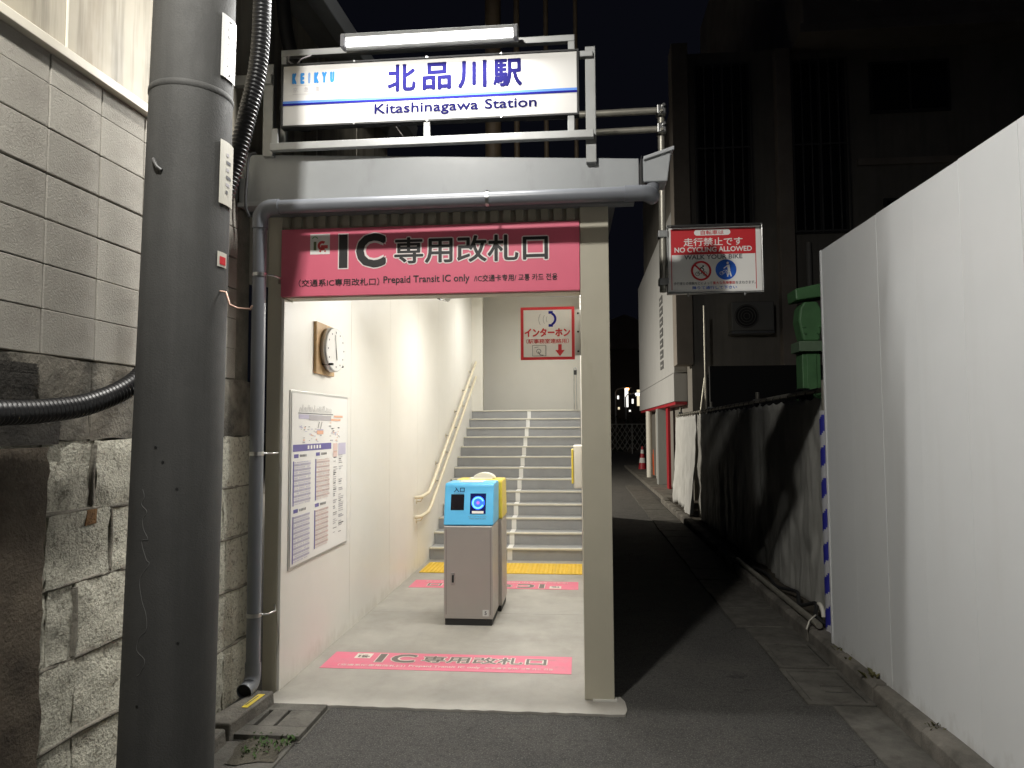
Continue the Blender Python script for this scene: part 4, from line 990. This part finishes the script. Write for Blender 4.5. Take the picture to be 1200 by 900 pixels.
for k in range(9):
    a, z = rnd.uniform(-.12, .16), rnd.uniform(1.68, 1.93)
    MB().box(gx + a - .05, gx + a + .05, gy - .12 + rnd.uniform(-.03, .03), gy - .03, z - .05, z + .04).build('clamp_block', mat('dark_iron', (.03, .032, .03), .5), gm, .01)
MB().tube([(gx - .14, gy - .08, 1.50), (gx - .14, gy - .08, 1.92)], .014, 8).build('lever', steel, gm)

# tarp line
tr_ = empty('tarp_rail', (2.0, 6.2, 1.88), 'scaffold pipe rail carrying the hanging tarps', 'rail')
MB().tube([(1.985, 5.75, 1.905), (2.0, 9, 1.885), (2.02, 15.2, 1.85)], .022, 12).build('pipe', galv, tr_)
for y_ in (5.85, 8.6, 11.6, 15.0):
    MB().tube([(2.05, y_, .05), (2.05, y_, 2.0)], .024, 12).build('upright', galv, tr_)
    MB().box(2.0, 2.08, y_ - .04, y_ + .04, 1.85, 1.92).build('clamp', grey_frame, tr_, .006)
for i in range(34):
    y_ = 6.0 + i * .27
    MB().tube([tuple(p) for p in arc_pts((1.99 + .003 * (y_ - 6), y_, 1.885 - .004 * (y_ - 6)), (1, 0, 0), (0, 0, 1), .03, 0, 2 * math.pi, 8)], .004, 5, cap=False).build('tie', cable_m, tr_)
def tarp(y0, y1, x0, x1, m, label, seed, zt=1.85, zb=.06, amp=.03, gather=0.0):
    ny, nz_ = int(60 * max(.5, (y1 - y0))), 26
    ny = min(ny, 260)
    vs = []; fs = []
    for j in range(nz_ + 1):
        t = j / nz_
        for i in range(ny + 1):
            s_ = i / ny; yy = y0 + (y1 - y0) * s_; xx = x0 + (x1 - x0) * s_
            z = zt - .004 * (yy - 6) * 1 - (zt - zb) * t
            f1_ = noise.noise(Vector((yy * 2.3, t * .5, seed))) ; f2_ = noise.noise(Vector((yy * 6.5 + .8 * t, t * .9, seed + 9)))
            f3_ = noise.noise(Vector((yy * 3, t * 4, seed + 21)))
            d = amp * (.35 + .9 * t) * (1.2 * f1_ + .75 * f2_) + .03 * f3_ * (.25 + t) + .014 * noise.noise(Vector((yy * 9 - t * 5, t * 9 + yy * 4, seed + 33))) + .006 * noise.noise(Vector((yy * 24, t * 20, seed + 44)))
            sag = .022 * abs(math.sin((yy - 6.0) / .27 * math.pi)) * (1 - t) ** 6
            vs.append((xx - .03 + d - gather * t * t, yy + .02 * f3_ * t, z - sag + (.03 * f2_ if j == nz_ else 0)))
    W_ = ny + 1
    for j in range(nz_):
        for i in range(ny): fs.append((j * W_ + i, (j + 1) * W_ + i, (j + 1) * W_ + i + 1, j * W_ + i + 1))
    o = MB().add(vs, fs, True).build('tarp', m)
    md = o.modifiers.new('thick', 'SOLIDIFY'); md.thickness = .003
    return tag(o, label, 'tarp')
tarp(5.92, 9.3, 2.0, 2.0, tarp_m, 'crumpled grey tarp hanging nearest the striped post', 1.0)
tarp(9.32, 12.6, 1.995, 2.02, tarp_m, 'grey tarp in the middle of the rail with soft vertical folds', 4.0, amp=.04)
tarp(12.62, 13.75, 2.0, 2.0, tarp_w, 'light grey creased tarp next to the white one', 7.0, amp=.05, gather=.12, zb=.03)
tarp(13.78, 15.0, 2.0, 1.99, tarp_w, 'white tarp at the far end of the rail by the red shop front', 11.0, amp=.035, zb=.15, gather=.05)
# pipes and hose lying along the tarp foot
lp = MB().tube([(1.74, 5.62, .14), (1.735, 7.0, .135), (1.74, 8.4, .13)], .024, 12).build('loose_pipe', galv); tag(lp, 'steel pipe lying on the kerb along the tarp foot', 'pipe')
hs = MB().tube(catmull([(1.83, 5.70, .12), (1.79, 5.85, .15), (1.85, 6.05, .20), (1.80, 6.3, .13), (1.86, 6.6, .17), (1.80, 7.0, .13), (1.84, 7.5, .14), (1.82, 8.0, .12)], 8), .016, 8).build('hose', cable_m); tag(hs, 'black hose heaped at the tarp foot', 'hose')
wb = MB()
for i in range(14):
    a0, a1 = math.pi * (.05 + .95 * i / 14), math.pi * (.05 + .95 * (i + 1) / 14)
    pass
wb.tube(arc_pts((1.86, 5.98, .125), (0, -1, 0), (0, 0, 1), .085, .1, math.pi * .95, 12), .017, 8)
wo = wb.build('plastic_hoop', off_white); tag(wo, 'white plastic hoop on the verge at the tarp foot', 'hoop')
tw = MB().tube([(1.66, 5.66, .10), (1.70, 5.72, .15), (1.73, 5.74, .165), (1.77, 5.8, .17)], .006, 6).build('wire_tie', off_white); tag(tw, 'thin white wire tied round the pipe on the kerb', 'wire')

# ================================================================== BACKGROUND
sh = empty('shop_building', (4.0, 18, 0), 'pale sided shop building with overhanging upper floor and red soffit', 'building')
SX = 2.07
MB().box(SX, 8.0, 16.1, 25.2, 2.80, 6.4).build('upper_floor', lit_siding, sh, .01)
MB().box(SX - .012, 8.0, 16.085, 25.2, 2.17, 2.785).build('valance', lit_siding, sh, .01)
MB().box(SX + .02, 8.0, 16.12, 25.1, 2.10, 2.165).build('soffit', red_shop, sh)
MB().box(SX + .9, 8.0, 17.4, 25.0, .09, 2.10).build('ground_wall', mat('cream_wall', (.48, .43, .32), .8, var=.1, scale=2), sh)
MB().box(SX - .005, SX + .30, 19.6, 20.0, .09, 2.10).build('pillar', mat('pillar_grey', (.30, .31, .30), .7), sh, .008)
MB().box(SX + .1, SX + .16, 18.2, 18.6, .09, 2.10).build('red_jamb', red_shop, sh)
MB().tube([(SX + .05, 22.6, .09), (SX + .05, 22.6, 2.10)], .09, 16).build('round_column', off_white, sh)
MB().tube([(SX + .22, 22.0, .09), (SX + .22, 22.0, 2.10)], .03, 10).build('pipe', off_white, sh)
# vertical lettering panel on the lit wall (too small to read: dark character blocks)
for i in range(7):
    z = 3.05 + i * .27
    MB().box(SX - .016, SX - .002, 18.0, 18.62, z, z + .2).build('wall_character', mat('wall_character', (.12, .12, .12), .6), sh)
    MB().box(SX - .02, SX - .0165, 18.1, 18.5, z + .07, z + .11).build('wall_character', lit_siding, sh)
ap = empty('apartment_building', (6, 17, 0), 'dark apartment building with barred windows above the construction fence', 'building')
MB().box(2.35, 14, 15.4, 26, .05, 9.6).build('front_wall', dark_wall, ap)
MB().box(2.02, 2.36, 15.2, 15.75, 2.9, 9.75).build('corner_pier', dark_wall2, ap, .01)
MB().box(4.15, 4.45, 15.15, 15.395, 2.0, 9.5).build('pier', dark_wall2, ap, .01)
MB().box(4.5, 14, 14.4, 26, 9.5, 16).build('upper_block', dark_wall2, ap, .01)
def win(x0, x1, z0, z1, y, bars, parent=ap):
    f = MB().box(x0, x1, y - .05, y - .005, z0, z1).build('window', mat('window_frame', (.05, .05, .05), .5), parent, .004)
    MB().box(x0 + .06, (x0 + x1) / 2 - .03, y - .058, y - .051, z0 + .06, z1 - .06).build('pane', glass_dark, f)
    MB().box((x0 + x1) / 2 + .03, x1 - .06, y - .058, y - .051, z0 + .06, z1 - .06).build('pane', glass_dark, f)
    if bars:
        nb = int((x1 - x0) / .18)
        for i in range(nb + 1):
            xx = x0 + (x1 - x0) * i / nb; MB().box(xx - .012, xx + .012, y - .17, y - .145, z0, z1).build('bar', mat('bar', (.10, .10, .10), .5), f)
        for z in (z0 + .02, (z0 + z1) / 2, z1 - .04): MB().box(x0, x1, y - .145, y - .125, z, z + .03).build('bar', MATS['bar'], f)
win(2.50, 3.65, 5.6, 9.3, 15.4, True); win(4.5, 5.6, 5.6, 9.3, 15.4, True)
win(6.3, 8.4, 5.2, 6.3, 15.4, False); win(2.6, 3.4, 1.9, 2.7, 15.4, False)
win(6.1, 7.7, 8.1, 9.2, 15.4, False)
win(7.0, 9.2, 10.6, 13, 14.4, False); win(4.8, 5.8, 10.6, 13.0, 14.4, False)
MB().box(4.4, 14.0, 14.30, 14.42, 9.35, 9.55).build('ledge', dark_wall2, ap, .01)
MB().box(5.8, 14, 15.32, 15.395, 7.0, 7.14).build('ledge', dark_wall2, ap, .01)
MB().tube([(4.75, 15.3, .5), (4.75, 15.3, 5.4)], .06, 10).build('drainpipe', mat('pale_pipe', (.30, .29, .27), .6), ap)
ac = empty('air_conditioner', (3.55, 15.2, 3.2), 'outdoor air conditioner unit on the dark wall behind the no cycling sign', 'air conditioner')
MB().box(3.1, 3.95, 15.0, 15.36, 3.55, 4.15).build('casing', mat('ac_casing', (.16, .16, .15), .5), ac, .02)
MB().tube([(3.4, 14.995, 3.85), (3.4, 14.985, 3.85)], .24, 28).build('fan_grille', dark, ac)
for k in range(4): MB().tube(arc_pts((3.4, 14.98, 3.85), (1, 0, 0), (0, 0, 1), .06 + .055 * k, 0, 2 * math.pi, 24), .006, 5, cap=False).build('grille_ring', MATS['ac_casing'], ac)
MB().box(3.1, 3.95, 15.0, 15.39, 3.50, 3.545).build('shelf', steel, ac)
dh = empty('satellite_dish', (9.5, 15, 6.0), 'pale satellite dish on the dark apartment wall', 'satellite dish')
c_ = Vector((8.35, 15.05, 6.42)); n_ = Vector((-.55, -.75, .35)).normalized(); a_ = n_.orthogonal().normalized(); b2 = n_.cross(a_)
vs = [c_ - n_ * .06]; fs = []
for j in range(1, 5):
    for k in range(24):
        r_ = .28 * j / 4; an = 2 * math.pi * k / 24; vs.append(c_ + a_ * r_ * math.cos(an) + b2 * r_ * math.sin(an) + n_ * (-.06 + .06 * (j / 4) ** 2))
for k in range(24): fs.append((0, 1 + k, 1 + (k + 1) % 24))
for j in range(3):
    for k in range(24): fs.append((1 + j * 24 + k, 1 + (j + 1) * 24 + k, 1 + (j + 1) * 24 + (k + 1) % 24, 1 + j * 24 + (k + 1) % 24))
o = MB().add(vs, fs, True).build('reflector', mat('dish', (.5, .5, .48), .5), dh); o.modifiers.new('t', 'SOLIDIFY').thickness = .01
MB().tube([c_ - n_ * .05, c_ - n_ * .2 + Vector((.1, .15, -.1)), Vector((8.5, 15.39, 6.3))], .02, 8).build('mount', dark, dh)
MB().tube([c_ - b2 * .25, c_ + n_ * .28], .01, 6).build('feed_arm', dark, dh)
gr = empty('steel_stake', (2.72, 13.6, 0), 'thin upright steel bar with brace behind the far tarps', 'stake')
MB().tube([(2.42, 14.2, .05), (2.43, 14.2, 3.95)], .028, 10).build('bar', galv, gr)
MB().tube([(2.28, 14.2, 1.6), (2.42, 14.25, 2.55)], .024, 10).build('brace', galv, gr)
scr_w = MB().box(2.45, 6.5, 13.9, 14.0, .05, 2.75).build('site_screen', mat('screen_black2', (.012, .012, .013), .8)); tag(scr_w, 'black site screen behind the tarps below the apartment windows', 'screen')

# traffic cone and barricade under the shop
co = empty('traffic_cone', (2.28, 27.0, 0), 'red and white traffic cone beside the shop columns', 'traffic cone')
MB().box(2.08, 2.48, 26.8, 27.2, 0, .04).build('base', orange_p, co, .01)
for nm, z0, z1, m in (('cone_band', .04, .32, red_shop), ('cone_band', .32, .5, white_print), ('cone_band', .5, .66, red_shop), ('cone_band', .66, .8, white_print), ('cone_band', .8, .92, red_shop)):
    f_ = lambda z: .17 - .14 * (z / .92); MB().tube([(2.28, 27, z0), (2.28, 27, z1)], [f_(z0), f_(z1)], 20).build(nm, m, co)
ba = empty('barricade', (2.5, 23.8, 0), 'orange barrier board stored under the shop overhang', 'barricade')
MB().box(2.25, 2.95, 23.6, 23.66, .35, .75).build('board', orange_p, ba, .01)
for x in (2.35, 2.85): MB().tube([(x, 23.5, .09), (x, 23.63, .9)], .02, 8).build('leg', orange_p, ba); MB().tube([(x, 23.78, .09), (x, 23.63, .9)], .02, 8).build('leg', orange_p, ba)

# street light on an arm of the utility pole, over the lane in front of the station
MB().tube([(-1.66, 2.98, 4.95), (-1.60, 2.8, 5.02), (-1.35, 1.9, 5.08), (-1.25, 1.55, 5.06)], [.03, .03, .028, .026], 12).build('lamp_arm', grey_frame, pole)
MB().box(-1.29, -1.05, 1.12, 1.58, 5.03, 5.10).build('lamp_head', grey_paint, pole, .02)
MB().box(-1.27, -1.07, 1.14, 1.50, 5.005, 5.029).build('lamp_lens', emis('street_led', (1.0, .96, .88), 12.0), pole, .004)
area(pole, 'pole_lamp_light', (-1.17, 1.32, 4.995), (R(27), 0, 0), .2, .34, P_POLE, (1.0, .97, .91))
# lattice fence at the far end
lf = empty('lattice_fence', (1.5, 45, 0), 'white wire lattice fence across the far end of the alley', 'fence')
wm = mat('wire_white', (.5, .5, .48), .5)
b = MB(); n = 26
for i in range(-8, 34):
    for s_ in (1, -1):
        xa = -2.5 + i * .30; xb = xa + s_ * 1.55 * .62
        b.tube([(xa, 45, .25), (xb, 45, 1.80)], .018, 5)
b.build('mesh', wm, lf); 
for i in range(6): MB().tube([(-4 + i * 2.4, 45.05, 0), (-4 + i * 2.4, 45.05, 1.85)], .04, 8).build('post', wm, lf)
MB().tube([(-4.5, 45.03, 1.82), (10, 45.03, 1.82)], .025, 8).build('top_rail', wm, lf)
# far hedge
hd = empty('hedge', (3, 47, 0), 'dark hedge behind the lattice fence', 'hedge')
lv = MB(); rr2 = random.Random(5)
for i in range(2600):
    x = rr2.uniform(-4, 10); y_ = rr2.uniform(46.2, 48.4); top = 2.5 + .7 * noise.noise(Vector((x * .5, 3, 1))); z = rr2.uniform(.1, top)
    s_ = rr2.uniform(.06, .14); d1 = Vector((rr2.uniform(-1, 1), rr2.uniform(-1, 1), rr2.uniform(-1, 1))).normalized(); d2 = d1.orthogonal().normalized(); c0 = Vector((x, y_, z))
    lv.add([c0 - d1 * s_, c0 + d2 * s_ * .5, c0 + d1 * s_, c0 - d2 * s_ * .5], [(0, 1, 2, 3)])
lv.build('foliage', leaf_d, hd, kind='stuff')
for i in range(12): MB().tube([(-3.8 + i * 1.2, 47.3, 0), (-3.7 + i * 1.2, 47.2, 1.8)], [.05, .02], 7).build('stem', brown_pipe, hd)
# far houses with lit windows
fh = empty('far_house', (3.5, 66, 0), 'far house with lit windows beyond the hedge', 'house')
MB().box(-3.5, 11, 64, 74, 0, 8.5).build('wall', house_m, fh)
MB().prism([(-4, 8.5), (11.5, 8.5), (4, 11.5)], 'y', 63.6, 74.2).build('roof', dark_wall, fh)
lit = emis('lit_window', (1.0, .86, .58), .9); lit2 = emis('lit_window_white', (1.0, .97, .9), 1.3)
for (x0, x1, z0, z1, m) in ((3.95, 4.25, 3.4, 5.1, lit2), (5.0, 5.45, 3.5, 4.9, lit), (4.55, 4.7, 3.7, 4.1, lit2), (3.3, 3.45, 4.1, 4.4, lit2), (3.35, 3.5, 3.2, 3.4, lit), (4.3, 4.45, 3.0, 3.15, lit2)):
    f = MB().box(x0 - .06, x1 + .06, 63.9, 63.995, z0 - .06, z1 + .06).build('window', dark, fh); MB().box(x0, x1, 63.86, 63.895, z0, z1).build('pane', m, f)
def street_lamp(x, y_, h, col, k, label, power=0, rz=1, hs_=.09):
    r_ = empty('street_lamp', (x, y_, 0), label, 'street lamp')
    MB().tube([(x, y_, 0), (x, y_, h - .2), (x + rz * .15, y_, h), (x + rz * .6, y_, h + .1)], [.07, .05, .04, .03], 10).build('mast', grey_paint, r_)
    MB().box(x + rz * .9 - .32, x + rz * .9 + .32, y_ - .1, y_ + .1, h + .07, h + .15).build('lamp_head', grey_paint, r_, .02)
    MB().tube([(x + rz * .9, y_, h + .065), (x + rz * .9, y_, h - .01), (x + rz * .9, y_, h - .08)], [hs_, hs_ * 1.1, hs_ * .5], 12).build('bulb', emis('bulb_%d' % k, col, 12.0), r_)
    if power:
        area(r_, 'lamp_light', (x + rz * .9, y_, h - .1), (0, R(-25), 0), .4, .2, power, col)
    return r_
street_lamp(2.75, 56, 4.55, (1.0, .45, .12), 1, 'far street lamp with an orange bulb', hs_=.13)
street_lamp(3.4, 54, 4.05, (1.0, .95, .85), 2, 'far street lamp with a white bulb', hs_=.16)
street_lamp(-6.8, 17.8, 4.6, (1.0, .93, .80), 3, 'street lamp behind the station lighting the far end of the alley', P_STREET)
# pipes and conduits over the roof
for i, (x, r_, z1) in enumerate(((-.87, .085, 9), (-.62, .03, 9), (-.31, .025, 9), (.0, .022, 9))):
    o = MB().tube([(x, 7.4, 3.3), (x, 7.4, z1)], r_, 12).build('riser_pipe', brown_pipe)
    tag(o, ['thick brown riser pipe above the station roof', 'thin brown riser pipe beside the thick one above the roof', 'thin brown riser pipe above the middle of the roof', 'thin brown riser pipe above the right roof edge'][i], 'pipe')

# ================================================================== WEEDS
def weed(x, y_, z, n_, h, label, m=leaf_m, spread=.05):
    r_ = empty('weed', (x, y_, z), label, 'weed'); rr3 = random.Random(int(x * 100 + y_ * 1000))
    lv = MB()
    for i in range(n_):
        a = rr3.uniform(0, 2 * math.pi); L1 = h * rr3.uniform(.5, 1); c0 = Vector((x + rr3.uniform(-spread, spread), y_ + rr3.uniform(-spread, spread), z))
        d = Vector((math.cos(a) * rr3.uniform(.3, 1.1), math.sin(a) * rr3.uniform(.3, 1.1), 1)).normalized(); sd = d.cross(Vector((0, 0, 1))).normalized() * L1 * .16
        p1 = c0 + d * L1 * .5; p2 = c0 + d * L1 + Vector((0, 0, -L1 * .3))
        lv.add([c0, p1 - sd, p2, p1 + sd], [(0, 1, 2), (0, 2, 3)])
    lv.build('leaves', m, r_, kind='stuff')
for i, (x, y_, n_, h, s_) in enumerate(((-1.66, 3.68, 26, .05, .05), (-1.56, 3.60, 40, .045, .08), (-1.63, 3.52, 24, .04, .06), (-1.50, 3.66, 20, .05, .05))):
    weed(x, y_, .015, n_, h, ['small weed tuft against the drain lid edge', 'wide low weed tuft in front of the drain lid', 'sparse weed tuft in the gutter dirt by the pole', 'weed tuft at the asphalt corner of the drain lid'][i], spread=s_)
for i, (y_, h) in enumerate(((5.18, .05), (4.98, .06), (4.62, .10), (3.9, .05))):
    weed(1.765 - .004 * i, y_, .09, 26, h, ['mossy weeds at the foot of the last fence panel', 'low weeds on the verge beside the drain lids', 'tall dry weed stalks at the fence foot', 'tiny weed on the verge along the kerb'][i], mat('dry_leaf', (.09, .085, .03), .8), spread=.06)
